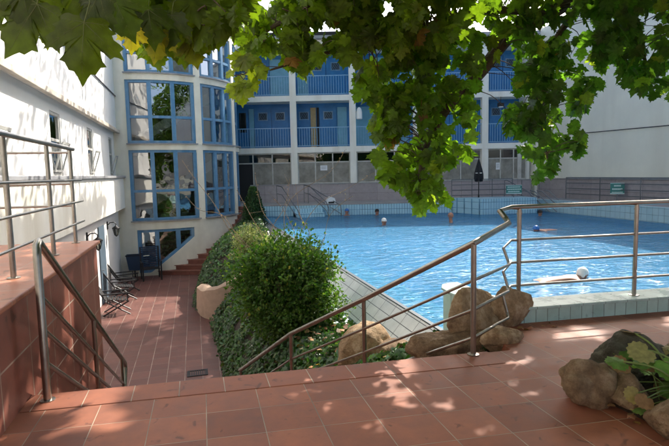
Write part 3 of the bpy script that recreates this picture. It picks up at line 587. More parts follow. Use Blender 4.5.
# railing of the raised terrace
tr_ = thing('terrace_railing', (-1.4, 5, .78), 'four bar steel railing on top of the tiled left wall', 'railing')
b = MB(); b.tube([(-1.38, -6, 1.90), (-1.38, 6.88, 1.90)], .024, 14); b.build('handrail', m_steel, tr_)
for z in (1.53, 1.27, 1.02): b = MB(); b.tube([(-1.38, -6, z), (-1.36, 7.15, z)], .0125, 10); b.build('rail', m_steel, tr_)
for y in (-3.2, -1.6, 0, 1.55, 3.1, 4.55, 5.78, 6.8):
    b = MB(); b.tube([(-1.4, y, .78), (-1.4, y, 1.88)], .022, 12); b.lathe((-1.4, y, .78), [(.05, 0), (.05, .008), (.03, .012)], 14); b.build('post', m_steel, tr_)
for z in (1.86, 1.49, 1.23): b = MB(); b.tube([(-2.88, 6.83, z), (-1.40, 6.83, z)], .014, 10); b.build('rail', m_steel, tr_)

# pool side railings far away
def far_rail(name, pts, label, n, zs=(.35, .6, .85, 1.1), inc=.0, z0=.1):
    r_ = thing(name, (*pts[0], z0), label, 'railing')
    a, c = Vector((*pts[0], 0)), Vector((*pts[1], 0))
    for z in zs: b = MB(); b.tube([(a.x, a.y, z0+z-.1), (c.x, c.y, z0+z-.1)], .018, 8); b.build('rail', m_steelfar, r_)
    for i in range(n):
        p = a+(c-a)*i/(n-1); b = MB(); b.tube([(p.x, p.y, z0), (p.x, p.y, z0+zs[-1]-.1)], .02, 8); b.build('post', m_steelfar, r_)
far_rail('deck_railing', [(16.95, 6), (16.95, 20.9)], 'grey railing along the foot of the blank right building', 8)
far_rail('deck_railing', [(11.9, 22.6), (14.7, 21.85)], 'short grey railing behind the tiled block under the hotel', 4)
def steprail(pts, label, name='entry_handrail'):
    r_ = thing(name, tuple(pts[0]), label, 'handrail')
    b = MB(); b.tube(pts, .022, 8); b.build('handrail', m_steelfar, r_)
    b = MB(); b.tube([H(p)-H((0, 0, .38)) for p in pts], .016, 8); b.build('rail', m_steelfar, r_)
    for p in (pts[0], pts[-1]): b = MB(); b.tube([p, H(p)-H((0, 0, .85))], .018, 8); b.build('post', m_steelfar, r_)
steprail([(3.85, 25.0, 1.0), (4.0, 24.4, .95), (4.35, 22.4, -.05), (4.4, 22.2, -.3)], 'leftmost sloping handrail of the pool entry steps below the hotel')
steprail([(5.15, 24.8, 1.0), (5.3, 24.2, .95), (5.7, 22.6, .25), (5.75, 22.4, 0)], 'middle sloping handrail of the pool entry steps below the hotel')
steprail([(5.35, 24.8, .95), (5.6, 24.2, .75), (6.5, 23.1, .05), (6.5, 23.0, -.25)], 'rightmost sloping handrail of the pool entry steps below the hotel')
es = thing('pool_entry_steps', (4.6, 23.3, -1.7), 'pale tiled steps entering the far left end of the pool', 'steps')
b = MB()
for k in range(4): b.box((4.4, 23.6-k*.35-.35, -1.7), (5.7, 23.75, -.05-k*.19-.001*k), None)
b.build('step', m_basinw, es)
cr = thing('corner_handrails', (15, 21, 0), 'group of sloping handrails entering the far right pool corner', 'handrail')
for k in range(4):
    b = MB(); b.tube([(14.62+k*.30, 20.9-k*.1, .55), (14.68+k*.3, 20.6-k*.1, .5), (15.0+k*.28, 19.5-k*.1, -.35)], .022, 8); b.build('handrail', m_steelfar, cr)
dr = thing('down_stair_railing', (15.4, 22.5, .1), 'grey stair railing with diagonal bars in front of the far building corner', 'railing')
b = MB(); b.tube([(14.9, 22.8, 1.0), (15.0, 22.75, 1.0), (16.3, 22.0, .15)], .022, 8); b.tube([(14.9, 22.8, .6), (15.9, 22.3, .1)], .018, 8); b.build('handrail', m_steelfar, dr)
for x in (14.9, 15.6, 16.3): b = MB(); b.tube([(x, 22.8-(x-14.9)*.57, .1), (x, 22.8-(x-14.9)*.57, 1.0)], .02, 8); b.build('post', m_steelfar, dr)

# ================================================================ SMALL THINGS
def paper(c, w, h, label):
    q = thing('paper_notice', tuple(TB(Vector(c))), label, 'notice'); b = MB(); b.box((c[0]-w/2, c[1], c[2]-h/2), (c[0]+w/2, c[1]+.006, c[2]+h/2), TB); b.build('sheet', m_paper, q)
    b = MB()
    for i in range(4): b.box((c[0]-w*.36, c[1]-.003, c[2]+h*(.25-.15*i)), (c[0]+w*(.36-.1*(i % 2)), c[1]-.001, c[2]+h*(.29-.15*i)), TB)
    b.build('print', m_print, q)
paper((4.55, .105, 1.82), .36, .26, 'wide white notice taped on the whitewashed ground floor window'); paper((13.55, .105, 1.72), .20, .36, 'upright white notice on the ground floor window right of the black parasol')
q = thing('wall_lamp', tuple(TB(Vector((6.3, -.05, 4.5)))), 'white bell shaped lamp beside the hotel balcony column', 'lamp')
b = MB(); b.lathe(tuple(TB(Vector((6.42, -.02, 4.25)))), [(.12, 0), (.15, .02), (.15, .35), (.11, .52), (.03, .60)], 16); b.build('shade', m_lampw, q)
b = MB(); b.box((6.22, -.05, 4.6), (6.42, .0, 4.64), TB); b.build('bracket', m_frameg, q)
q = thing('floodlight', tuple(TB(Vector((13.6, -.05, 4.9)))), 'small black floodlight under the upper balcony slab at right', 'lamp')
b = MB(); b.box((13.45, -.2, 4.72), (13.75, -.04, 4.90), TB); b.build('housing', m_iron, q); b = MB(); b.box((13.5, -.205, 4.68), (13.7, -.08, 4.718), TB); b.build('lens', m_lampw, q)
b = MB(); b.tube([TB(Vector((13.6, -.1, 4.9))), TB(Vector((13.6, -.1, 5.22)))], .015, 6); b.build('bracket', m_iron, q)
# signs with two short lines of pale lettering
def sign(c, w, h, dirv, label, lines, post=None):
    q = thing('green_sign', tuple(c), label, 'sign'); d = Vector(dirv).normalized(); nn = Vector((d.y, -d.x, 0))
    T = lambda p: Vector(c)+d*p.x+nn*(-p.y)+Vector((0, 0, p.z))
    b = MB(); b.box((-w/2, 0, -h/2), (w/2, .025, h/2), T); b.build('board', m_sign, q)
    b = MB()
    for (z, x0, x1, hh) in lines:
        x = x0*w
        while x < x1*w-.01:
            l = rnd.uniform(.035, .05); b.box((x, -.004, z*h-hh*h/2), (min(x+l*.75, x1*w), -.001, z*h+hh*h/2), T); x += l
    b.build('lettering', m_signl, q)
    b = MB(); b.box((-w/2, -.003, -h/2), (w/2, -.0005, -h/2+.04), T); b.box((-w/2, -.003, h/2-.025), (w/2, -.0005, h/2), T); b.build('border', m_signl, q)
    b = MB(); b.tube([T(Vector((0, .045, -h/2-.4))), T(Vector((0, .045, h/2)))], .02, 8); b.build('post', m_steelfar, q)
sign((14.15, 20.9, .62), .72, .40, (U_.x, U_.y, 0), 'wide green sign with pale lettering standing behind the tiled pool block', [(.27, -.42, .42, .14), (.02, -.45, .45, .14), (-.24, -.38, .38, .13)])
sign((16.85, 17.7, .66), .52, .46, (.75, -.66, 0), 'small square green sign on the railing of the blank right building', [(.24, -.24, .26, .14), (-.06, -.36, .38, .16), (-.34, -.38, .38, .08)])
# folded parasol
pu = thing('folded_parasol', (12.75, 21.6, .1), 'black folded parasol standing on a thin pole beside the tiled block', 'parasol')
b = MB(); b.tube([(12.75, 21.6, .1), (12.75, 21.6, 2.08)], .022, 10); b.build('pole', m_iron, pu)
pr_ = [(.035, 0), (.17, .02), (.21, .10), (.20, .3), (.16, .5), (.09, .75), (.03, .95), (.01, 1.0)]
vs = []; fs = []; n = 24
for i, (r_, z) in enumerate(pr_):
    for j in range(n): a = 2*pi*j/n; rr = r_*(1+.18*cos(6*a)); vs.append((12.75+rr*cos(a), 21.6+rr*sin(a), 1.06+z-(.07*cos(6*a) if i < 2 else 0)))
for i in range(len(pr_)-1): fs += [(i*n+j, i*n+(j+1) % n, (i+1)*n+(j+1) % n, (i+1)*n+j) for j in range(n)]
b = MB(); b.add(vs, fs, smooth=True); b.build('canopy', m_umb, pu)
b = MB(); b.lathe((12.75, 21.6, .1), [(.26, 0), (.26, .05), (.04, .09), (.035, .3)], 18); b.build('base', m_iron, pu)
b = MB(); b.tube([(12.75+.19*cos(a), 21.6+.19*sin(a), 1.4) for a in np.linspace(0, 2*pi, 17)], .014, 6, cap=False); b.build('strap', m_lampw, pu)
# white float box at the pool rim
q = thing('pool_skimmer_box', (6.15, 23.55, .12), 'small white hooded box with dark slot on the far pool rim', 'box')
b = MB(); b.prism([(-.24, 0), (.24, 0), (.16, .26), (-.04, .34), (-.2, .22)], -.14, .14, lambda p: Vector((6.15+p.x, 23.55-p.z, .12+p.y+.0))); b.build('hood', m_capw, q)
b = MB(); b.box((6.0, 23.395, .14), (6.28, 23.407, .22)); b.build('slot', m_dark, q)
# wall lanterns
def lantern(y, label):
    q = thing('wall_lantern', (-2.88, y, -.1), label, 'lantern', 'lanterns on the lower left wall'); x = -2.62
    b = MB(); b.tube([(-2.89, y, -.05), (-2.80, y, .04), (-2.68, y, .05), (x, y, .0), (x, y, -.06)], .016, 8); b.box((-2.899, y-.05, -.18), (-2.87, y+.05, .08)); b.build('bracket', m_iron, q)
    b = MB(); b.lathe((x, y, -.06), [(.015, 0), (.05, -.03), (.13, -.09), (.13, -.11)][::-1], 6); b.build('cap', m_iron, q)
    b = MB(); b.lathe((x, y, -.40), [(.05, 0), (.105, .28)], 6); b.build('glass', m_glassfar, q)
    b = MB(); b.lathe((x, y, -.44), [(.02, 0), (.055, .04)], 6)
    for k in range(6): a = pi*2*k/6; b.tube([(x+.055*cos(a), y+.055*sin(a), -.40), (x+.112*cos(a), y+.112*sin(a), -.16)], .008, 5)
    b.build('cage', m_iron, q)
lantern(18.9, 'black lantern on the left wall nearest the round tower'); lantern(15.4, 'black lantern by the dark door above the tiled wall corner')
# bin
q = thing('litter_bin', (-2.62, 21.9, -2.35), 'dark blue open bin standing in the corner by the tower', 'bin')
b = MB(); b.tube([(-2.38, 21.45, -2.35), (-2.38, 21.45, -1.5)], .025, 8); b.build('post', m_iron, q)
b = MB(); P = []
for z, s_ in ((-2.05, .19), (-1.47, .27)): P += [(-2.38-s_, 21.35-s_*.7, z), (-2.38+s_, 21.35-s_*.7, z), (-2.38+s_, 21.35+s_*.7, z), (-2.38-s_, 21.35+s_*.7, z)]
b.add(P, [(0, 3, 2, 1), (0, 1, 5, 4), (1, 2, 6, 5), (2, 3, 7, 6), (3, 0, 4, 7)]); o = b.build('body', m_bin, q); o.modifiers.new('s', 'SOLIDIFY').thickness = .02
b = MB(); b.tube([(-2.66, 21.16, -1.46), (-2.10, 21.16, -1.46), (-2.10, 21.54, -1.46), (-2.66, 21.54, -1.46), (-2.66, 21.16, -1.46)], .018, 6); b.build('rim', m_iron, q)
# reclining folding garden chairs
def make_recliner():
    r_ = local('folding_chair', '', 'garden chair', 'dark folding chairs along the left wall')
    b = MB()
    for k in range(7): b.box((-.27, -.24+k*.075, .38+.012*k), (.27, -.185+k*.075, .40+.012*k))
    b.build('seat', m_furn, r_)
    b = MB()
    for k in range(10): z = .40+k*.078; y = .29+(z-.4)*.62; b.hexa([(-.26, y, z), (.26, y, z), (.26, y+.02, z), (-.26, y+.02, z), (-.26, y+.035, z+.055), (.26, y+.035, z+.055), (.26, y+.055, z+.055), (-.26, y+.055, z+.055)])
    for s_ in (-1, 1): b.tube([(.27*s_, .28, .36), (.27*s_, .79, 1.18)], .02, 6)
    b.build('backrest', m_furn, r_)
    for s_ in (-1, 1):
        b = MB(); b.tube([(.25*s_, -.28, .38), (.25*s_, .42, .0)], .02, 6); b.build('leg', m_furn, r_)
        b = MB(); b.tube([(.29*s_, .34, .42), (.29*s_, -.30, .0)], .02, 6); b.build('leg', m_furn, r_)
        b = MB(); b.box((.27*s_-.03, -.28, .60), (.27*s_+.03, .42, .63)); b.tube([(.27*s_, -.24, .38), (.27*s_, -.24, .6)], .016, 6); b.build('armrest', m_furn, r_)
    return r_
rc = make_recliner(); spots = [((-2.35, 19.0, -2.35), R(112), 'dark folding recliner by the left wall, farthest of the three'), ((-2.3, 17.75, -2.35), R(104), 'dark folding recliner by the left wall, middle of the three'), ((-2.25, 15.9, -2.35), R(96), 'dark folding recliner just behind the tiled wall corner, nearest of the three')]
rc.location, rc.rotation_euler, rc['label'] = spots[0][0], (0, 0, spots[0][1]), spots[0][2]
for s_ in spots[1:]: dup(rc, *s_)
# slatted armchair before the slanted window
ac = local('slatted_armchair', 'dark blue slatted armchair standing before the slanted window', 'chair')
b = MB()
for k in range(7): b.box((-.30, -.26+k*.08, .42), (.30, -.20+k*.08, .44))
b.build('seat', m_furn, ac)
b = MB()
for k in range(11): b.box((-.33, .30+k*.012, .46+k*.072), (.33, .32+k*.012, .505+k*.072))
b.build('backrest', m_bin, ac)
for sx in (-1, 1):
    for yy, zt in ((-.28, .68), (.30, 1.24)): b = MB(); b.box((sx*.33-.025, yy-.025, 0), (sx*.33+.025, yy+.025, zt)); b.build('leg', m_furn, ac)
    b = MB(); b.box((sx*.34-.035, -.32, .68), (sx*.34+.035, .30, .71)); b.build('armrest', m_furn, ac)
ac.location = (-1.72, 20.75, -2.35); ac.rotation_euler = (0, 0, R(12))
# drain grate
q = thing('drain_grate', (-.1, 10.35, -2.35), 'dark rectangular drain grate in the courtyard floor', 'drain')
b = MB(); b.box((-.30, 10.22, -2.352), (.10, 10.26, -2.338)); b.box((-.30, 10.50, -2.352), (.10, 10.54, -2.338)); b.box((-.30, 10.26, -2.352), (-.26, 10.50, -2.338)); b.box((.06, 10.26, -2.352), (.10, 10.50, -2.338)); b.build('frame', m_iron, q)
b = MB()
for k in range(8): b.box((-.26+k*.042, 10.26, -2.35), (-.24+k*.042, 10.50, -2.340))
b.build('grate', m_iron, q)

# ================================================================ ROCKS
rock('boulder', (2.70, 4.52, -.32), (.48, .22, .47), m_rock, 'tall ochre pointed boulder behind the stair handrail post', 3, amp=.34, sharp=1, sink=.35, rz=.3)
rock('boulder', (2.98, 4.50, -.12), (.29, .17, .33), m_rock, 'lower ochre boulder against the turquoise kerb corner', 5, amp=.3, sharp=1, sink=.35)
rock('boulder', (1.95, 5.95, -.95), (.34, .30, .36), m_rock, 'rounded ochre boulder in the ivy beside the middle handrail post', 8, amp=.2)
rock('boulder', (2.25, 5.65, -.72), (.26, .30, .16), m_rockb, 'flat brown stone under the white overflow tiles', 9, amp=.25)
rock('boulder', (2.68, 4.07, -.13), (.25, .19, .16), m_rock, 'smallest flat ochre stone between the tall boulder and the paving', 31, amp=.3, sharp=1)
rock('boulder', (2.34, 4.34, -.30), (.44, .2, .2), m_rockb, 'long low stone at the terrace edge under the handrail', 12, amp=.3)
for i, (x, y, s_, mt, lb_) in enumerate([
    (2.45, 2.86, (.19, .15, .16), m_rockb, 'upright brown rock at the far left of the corner planter'),
    (2.60, 2.70, (.17, .15, .13), m_rockb, 'rough brown rock between the upright rock and the faceted one'),
    (2.95, 3.02, (.24, .20, .20), m_rockd, 'dark mossy rock at the back of the corner planter'),
    (2.60, 2.36, (.20, .16, .14), m_rockb, 'faceted brown rock in the middle of the planter edge'),
    (2.66, 2.02, (.19, .17, .15), m_rockg, 'pale grey rock at the near corner of the planter'),
    (3.5, 3.05, (.26, .18, .17), m_rockb, 'red brown rock behind the planter leaves at right'),
    (2.85, 1.70, (.22, .18, .15), m_rockb, 'brown rock beside the pale grey rock')]):
    rock('rock', (x+.02, y-.07, 0), s_, mt, lb_, 20+i*3, amp=.30, sharp=(i % 2), cat='rock', rz=i*1.3, group='rocks edging the corner planter')
b = MB(); b.prism([(2.55, 2.95), (2.62, 2.2), (2.8, 1.6), (4.2, 1.4), (4.2, 2.9), (3.3, 3.15)], -.01, .035); tag(b.build('planter_soil', m_soil), kind='structure')
# low rounded sandstone wall in the bank
lw = MB(); P = bez([(.16, 15.5, 0), (.30, 14.7, 0), (.62, 14.25, 0), (1.05, 14.2, 0), (1.5, 14.6, 0)], 6); vs = []; fs = []
prof = [(-.24, -2.4), (-.25, -1.95), (-.22, -1.72), (-.12, -1.62), (.08, -1.60), (.22, -1.68), (.26, -2.4)]
for i, p in enumerate(P):
    d = (P[min(i+1, len(P)-1)]-P[max(i-1, 0)]).normalized(); nn = Vector((d.y, -d.x, 0)) * -1; f_ = i/(len(P)-1)
    for a, z in prof: vs.append(tuple(p-nn*a+Vector((0, 0, z+(.85*f_*f_ if z > -2.3 else 0)+.03*noise.noise(Vector((i*.3, a, z)))))))
m_ = len(prof)
for i in range(len(P)-1): fs += [(i*m_+j, i*m_+j+1, (i+1)*m_+j+1, (i+1)*m_+j) for j in range(m_-1)]
fs += [tuple(range(m_)), tuple(range((len(P)-1)*m_, len(P)*m_))[::-1]]
lw.add(vs, fs, smooth=True); tag(lw.build('sandstone_wall', M('smooth_sandstone', (.42, .29, .21), .8, noise_s=7, noise_a=.12, bump=.4, bump_s=30)), 'low rounded beige sandstone wall at the foot of the ivy bank', 'garden wall')

# ================================================================ PLANTS
def ivy_patch(name, y0, y1, n, label, size=.075, smin=0, smax=1, base=(.035, .085, .022), xr_off=0, lift=.05):
    P, T, Nn = [], [], []
    while len(P) < n:
        y = rnd.uniform(y0, y1); xl = interp(XL, y)-.16; xr = interp([(3.9, 2.55), (5.6, 2.5), (6.2, 2.3), (24, 2.3)], y)+xr_off; s_ = rnd.uniform(smin, smax)**1.25; x = xl+(xr-xl)*s_
        e = .05; xx = max(x, xl+.17); z = bankz(xx, y); gx = (bankz(xx+e, y)-z)/e; gy = (bankz(xx, y+e)-z)/e
        if noise.noise(Vector((x*1.7, y*1.7, 5))) < -.42: continue
        zz = z
        if x < xl+.17: zz = z-(xl+.17-x)*2.2; gx = max(gx, 2)
        nn = Vector((-gx, -gy, 1)).normalized(); puff = .05+.13*abs(noise.noise(Vector((x*2.5, y*2.5, 1))))+lift*rnd.random()
        P.append(Vector((x, y, zz))+nn*puff*rnd.uniform(.4, 1.1)); nn = (nn+Vector((rnd.gauss(0, .4), rnd.gauss(0, .4)-.25, rnd.gauss(0, .35)))).normalized(); Nn.append(nn)
        T.append(Vector((rnd.gauss(-.4, .6), rnd.gauss(-.2, .6), -.8)))
    o = scatter(name, P, T, Nn, rng.uniform(.6, 1.25, n)*size, varc(n, base, .35, [(.05, (.10, .14, .04)), (.015, (.16, .09, .04))]), IVY, m_ivy)
    o['kind'] = 'stuff'; return tag(o, label, 'ivy')
ivy_patch('ivy_cover', 5.0, 13.9, 17000, 'dark ivy ground cover spreading below the round green bush', .075)
ivy_patch('ivy_cover', 14.6, 21.2, 11000, 'dense ivy ground cover bulging beside the curved red steps', .085, base=(.04, .085, .028))
ivy_patch('ivy_cover', 4.15, 5.6, 1500, 'ivy ground cover between the handrail and the pale kerb corner', .085, .25, 1)

def crown(c, rad, n, size, base, tmpl, mat, parent, name='foliage', shell=.55, var=.3, extra=(), clumps=14, up=.3):
    c = np.array(c); cl = rdir(clumps)*np.array(rad)*rng.uniform(.45, .78, (clumps, 1))+c; P = []; D = []
    k = rng.integers(0, clumps, n); rr = (rng.random(n)**shell)[:, None]
    d = rdir(n); P = cl[k]+d*rr*np.array(rad)*rng.uniform(.34, .50, (n, 1))
    core = rng.random(n) < .25; P[core] = c+rdir(core.sum())*np.array(rad)*(rng.random((core.sum(), 1))**.5)*.8
    out = P-c; out /= np.linalg.norm(out, axis=1)[:, None]+1e-6
    T = out+d*.6+np.array([0, 0, .15]); T = T*.6+rng.normal(0, .6, (n, 3)); Nn = out*.5+np.array([0, 0, up])+rng.normal(0, .45, (n, 3))
    return scatter(name, P, T, Nn, rng.uniform(.65, 1.3, n)*size, varc(n, base, var, extra), tmpl, mat, parent)
def stems(parent, base, c, rad, n, r=.012, name='stem', mat=None):
    b = MB()
    for k in range(n):
        e = Vector(c)+Vector(rdir(1)[0]*np.array(rad)*.75); e.z = max(e.z, c[2]-rad[2]*.3); m_ = Vector(base).lerp(e, .5)+Vector((rnd.gauss(0, .05), rnd.gauss(0, .05), .1))
        b.tube(bez([Vector(base)+Vector((rnd.gauss(0, .04), rnd.gauss(0, .04), 0)), m_, e], 4), [r*(1-.07*q) for q in range(9)], 5)
    b.build(name, mat or m_bark, parent)
bu = thing('green_bush', (1.45, 8.3, -1.0), 'large round light green bush above the ivy beside the pool', 'bush')
crown((1.40, 8.35, -.16), (1.0, .8, .80), 15000, .062, (.052, .118, .018), OVAL, m_bushleaf, bu, clumps=46, extra=[(.12, (.14, .22, .04)), (.01, (.35, .33, .06))])
crown((1.38, 8.25, -.66), (1.0, .8, .5), 9000, .056, (.06, .12, .02), OVAL, m_bushleaf, bu, clumps=24, extra=[(.1, (.12, .19, .04))])
P = []; T = []; sh_ = MB()
for k in range(70):
    d = Vector(rdir(1)[0]); d.z = abs(d.z)*.9; st_ = H((1.4, 8.3, -.25))+H((d.x*.8, d.y*.65, d.z*.66)); L_ = rnd.uniform(.12, .34); dr_ = (d+H((rnd.gauss(0, .3), rnd.gauss(0, .3), .5))).normalized()
    sh_.tube([st_, st_+dr_*L_], [.004, .002], 4)
    for j in range(16): P.append(st_+dr_*L_*j/15); T.append(dr_*.5+H(rdir(1)[0]))
n = len(P); scatter('shoots', P, T, rng.normal(0, .5, (n, 3))+np.array([0, 0, .8]), rng.uniform(.035, .065, n), varc(n, (.09, .18, .025), .25), OVAL, m_bushleaf, bu); sh_.build('shoot_stem', m_bark, bu)
stems(bu, (1.4, 8.2, -1.1), (1.42, 8.3, -.1), (.8, .65, .6), 16)
vb = thing('variegated_bush', (1.6, 14.6, -1), 'pale yellowish variegated bush behind the large green bush', 'bush')
crown((1.55, 14.9, -.42), (.72, .6, .52), 6500, .055, (.20, .24, .10), OVAL, m_bushleaf, vb, clumps=16, extra=[(.4, (.38, .38, .22))])
stems(vb, (1.6, 14.7, -1.1), (1.5, 14.8, -.5), (.5, .4, .4), 10)
cy = thing('dwarf_conifer', (2.17, 20, -.4), 'dark green conical dwarf conifer before the hotel corner', 'conifer')
n = 5500; h = rng.random(n)**.8; a = rng.random(n)*2*pi; rr = .52*np.sin(np.clip((1-h)*1.15+.12, 0, 1.45))**.8*np.sqrt(rng.random(n)*.6+.4)*(1+.15*np.sin(a*5+h*9))
P = np.stack([2.17+rr*np.cos(a), 20+rr*np.sin(a), -.55+h*1.6], 1); T = np.stack([np.cos(a)*.5, np.sin(a)*.5, np.ones(n)], 1)+rng.normal(0, .25, (n, 3))
scatter('foliage', P, T, np.stack([np.cos(a), np.sin(a), np.zeros(n)], 1)+rng.normal(0, .4, (n, 3)), rng.uniform(.05, .09, n), varc(n, (.018, .05, .016), .3), OVAL, m_ivy, cy)
b = MB(); b.tube([(2.17, 20, -.75), (2.17, 20, .8)], [.05, .01], 8); b.build('trunk', m_bark, cy)
# bare arching canes with pink buds
bs = thing('bare_shrub', (2.0, 12.5, -.9), 'leafless arching shrub with thin budding twigs', 'shrub')
b = MB(); buds = []
canes = [[(238, 240), (215, 205), (192, 175), (182, 160)], [(240, 238), (222, 215), (200, 210), (186, 196)], [(262, 235), (245, 205), (237, 190)], [(285, 235), (290, 200), (330, 172), (345, 150)], [(300, 236), (318, 205), (345, 190), (375, 172)],
         [(278, 236), (262, 210), (255, 175)], [(310, 240), (300, 215), (296, 186)], [(322, 245), (330, 215), (352, 196)], [(270, 236), (285, 206), (290, 178)], [(295, 240), (288, 218), (276, 200)]]
for cn in canes:
    d0 = rnd.uniform(11.0, 13.5); pts = [H((2.0+rnd.gauss(0, .25), 12.3+rnd.gauss(0, .4), -1.0))]+[px(x, y, d0+.12*i) for i, (x, y) in enumerate(cn)]; pp = bez(pts, 6)
    b.tube(pp, [.010*(1-.6*i/len(pp)) for i in range(len(pp))], 5)
    for i in range(6, len(pp)):
        if rnd.random() < .8: buds.append(pp[i]+H((rnd.gauss(0, .02), rnd.gauss(0, .02), rnd.gauss(0, .02))))
        if rnd.random() < .15:
            e = pp[i]+H((rnd.gauss(0, .18), rnd.gauss(0, .1), rnd.uniform(.05, .3))); b.tube([pp[i], e], [.005, .002], 4); buds.append(e)
b.build('cane', M('tan_twig', (.26, .18, .11), .8), bs)
nb = len(buds); scatter('foliage', buds, rdir(nb)+np.array([0, 0, .6]), rdir(nb), rng.uniform(.02, .04, nb), varc(nb, (.36, .24, .14), .3, [(.4, (.45, .28, .22))]), OVAL, m_bushleaf, bs)

# corner planter perennial with large leaves
pl = thing('broadleaf_plant', (3.0, 2.6, .03), 'leafy perennial with drooping green and browning leaves in the rock planter', 'plant')
ROUND = mk_leaf([(0, 0), (.12, -.12), (.28, -.14), (.36, -.06), (.48, -.02), (.49, .12), (.60, .20), (.53, .34), (.58, .48), (.45, .55), (.42, .70), (.28, .72), (.18, .84), (.09, .80), (0, .92)])
b = MB(); P = []; T = []; Nn = []; cols = []; sz = []
hand = [((2.62, 2.66, .30), (-.7, .15, .05), (.1, -.3, 1), .17, (.11, .22, .035)), ((2.86, 2.58, .30), (.1, -.6, -.6), (-.2, -.8, .5), .20, (.12, .24, .04)), ((3.08, 2.60, .33), (.55, -.2, -.2), (0, -.5, 1), .2, (.09, .20, .04)),
        ((2.80, 2.65, .36), (-.9, .1, -.25), (0, -.5, .9), .20, (.28, .26, .11)), ((2.76, 2.36, .19), (-.2, -.5, -.6), (-.4, -.7, .4), .14, (.26, .27, .10)), ((3.25, 2.55, .36), (.8, -.2, -.1), (0, -.4, 1), .24, (.07, .17, .03)),
        ((2.95, 2.9, .38), (.1, .5, -.1), (0, -.6, .8), .18, (.36, .22, .12)), ((3.2, 2.3, .20), (.6, -.5, .1), (0, -.5, .8), .16, (.10, .20, .04)), ((3.4, 2.8, .33), (.5, .3, -.1), (0, -.5, 1), .22, (.09, .19, .04))]
for p, t_, n_, s_, c_ in hand:
    P.append(p); T.append(t_); Nn.append(n_); sz.append(s_*.78); cols.append(c_)
    base = H((3.02+rnd.gauss(0, .06), 2.5+rnd.gauss(0, .06), .03)); b.tube(bez([base, base.lerp(H(p), .55)+H((0, 0, .08)), H(p)], 5), [.007]*10+[.004], 6)
for k in range(100):
    a = rnd.uniform(0, 2*pi); r_ = rnd.uniform(.08, .62); p = H((3.12+r_*cos(a), 2.45+r_*sin(a)*.8, rnd.uniform(.06, .30))); P.append(p); T.append((cos(a), sin(a), rnd.uniform(-.6, .3))); Nn.append((rnd.gauss(0, .4), rnd.gauss(-.3, .4), 1)); sz.append(rnd.uniform(.07, .15))
    cols.append(rnd.choice([(.09, .18, .035), (.13, .22, .05), (.30, .24, .10), (.22, .13, .07)]))
    base = H((3.08+rnd.gauss(0, .1), 2.5+rnd.gauss(0, .1), .03)); b.tube(bez([base, base.lerp(p, .5)+H((0, 0, .05)), p], 4), .004, 5)
b.build('stem', M('green_stem', (.16, .22, .06), .5), pl)
scatter('foliage', P, T, Nn, sz, cols, ROUND, m_bushleaf, pl)
# fallen dry leaves
def litter(n, fn, label, size=.06):
    P = [fn() for _ in range(n)]; o = scatter('leaf_litter', P, rng.normal(size=(n, 3))*np.array([1, 1, .15]), rng.normal(0, .3, (n, 3))+np.array([0, 0, 1]), rng.uniform(.6, 1.3, n)*size, varc(n, (.26, .15, .07), .35), PLANE_S, m_bushleaf); o['kind'] = 'stuff'; tag(o, label, 'dry leaves')
litter(90, lambda: H((rnd.uniform(2.45, 3.9), rnd.uniform(1.8, 3.0), .05)), 'dry brown leaves lying in the corner planter')
litter(150, lambda: (lambda x, y: H((x, y, bankz(x, y)+.13)))(rnd.uniform(1.3, 2.5), rnd.uniform(4.3, 8)), 'dry brown leaves caught on the ivy by the handrail', .07)
litter(9, lambda: H((rnd.uniform(2.9, 3.4), rnd.uniform(4.2, 4.35), .02)), 'few dark leaves lying against the pool kerb', .05)

# ---------------------------------------------------------------- the plane tree overhead
tree = thing('plane_tree', (7.6, .6, 0), 'spreading plane tree whose leafy branches hang over the pool', 'tree')
TRK = H((7.6, .6, 0)); fork = H((7.2, 1.2, 3.2))
b = MB(); b.tube(bez([TRK, H((7.55, .7, 1.2)), H((7.4, .95, 2.3)), fork], 6), [.30-.005*i for i in range(19)], 16); b.build('trunk', m_bark, tree)
limbs = []
def limb(pts, r0, r1): p = bez(pts, 8); limbs.append((p, [r0+(r1-r0)*i/(len(p)-1) for i in range(len(p))]))
limb([fork, H((6.6, 3.0, 4.3)), px(600, -35, 6.6), px(568, -2, 6.2), px(545, 14, 6.0), px(511, 34, 5.9), px(480, 73, 5.7), px(450, 105, 5.5), px(425, 150, 5.4), px(418, 195, 5.3)], .17, .012)
limb([px(620, -60, 6.8), px(590, -10, 6.6), px(573, 14, 6.4), px(552, 45, 6.2), px(538, 75, 6.1), px(540, 120, 6.0), px(548, 160, 5.9)], .06, .01)
limb([px(545, 14, 6.0), px(490, 10, 5.6), px(430, 25, 5.3), px(370, 40, 5.0), px(320, 55, 4.8), px(270, 70, 4.6)], .05, .008)
limb([fork, H((5.2, 3.0, 4.6)), H((2.5, 3.6, 4.0)), H((.8, 3.2, 3.3)), px(240, 0, 3.2), px(215, 30, 2.9), px(170, 40, 2.6)], .14, .008)
limb([H((2.5, 3.6, 4.0)), px(330, -15, 4.6), px(300, 12, 4.6), px(262, 35, 4.7), px(245, 75, 4.7)], .05, .008)
limb([H((.8, 3.2, 3.3)), H((.2, 2.3, 2.9)), px(120, -30, 2.1), px(100, -5, 1.9), px(85, 30, 1.8)], .03, .003)
limb([px(590, -10, 6.6), px(625, 20, 6.4), px(645, 60, 6.2), px(650, 95, 6.1)], .04, .008)
limb([fork, H((8.2, 4.5, 5.2)), H((8.5, 8, 6.6)), H((7.5, 12, 7.6))], .18, .03); limb([fork, H((6.2, 5, 6.0)), H((4.4, 9, 7.2)), H((3, 12, 7.8))], .14, .02)
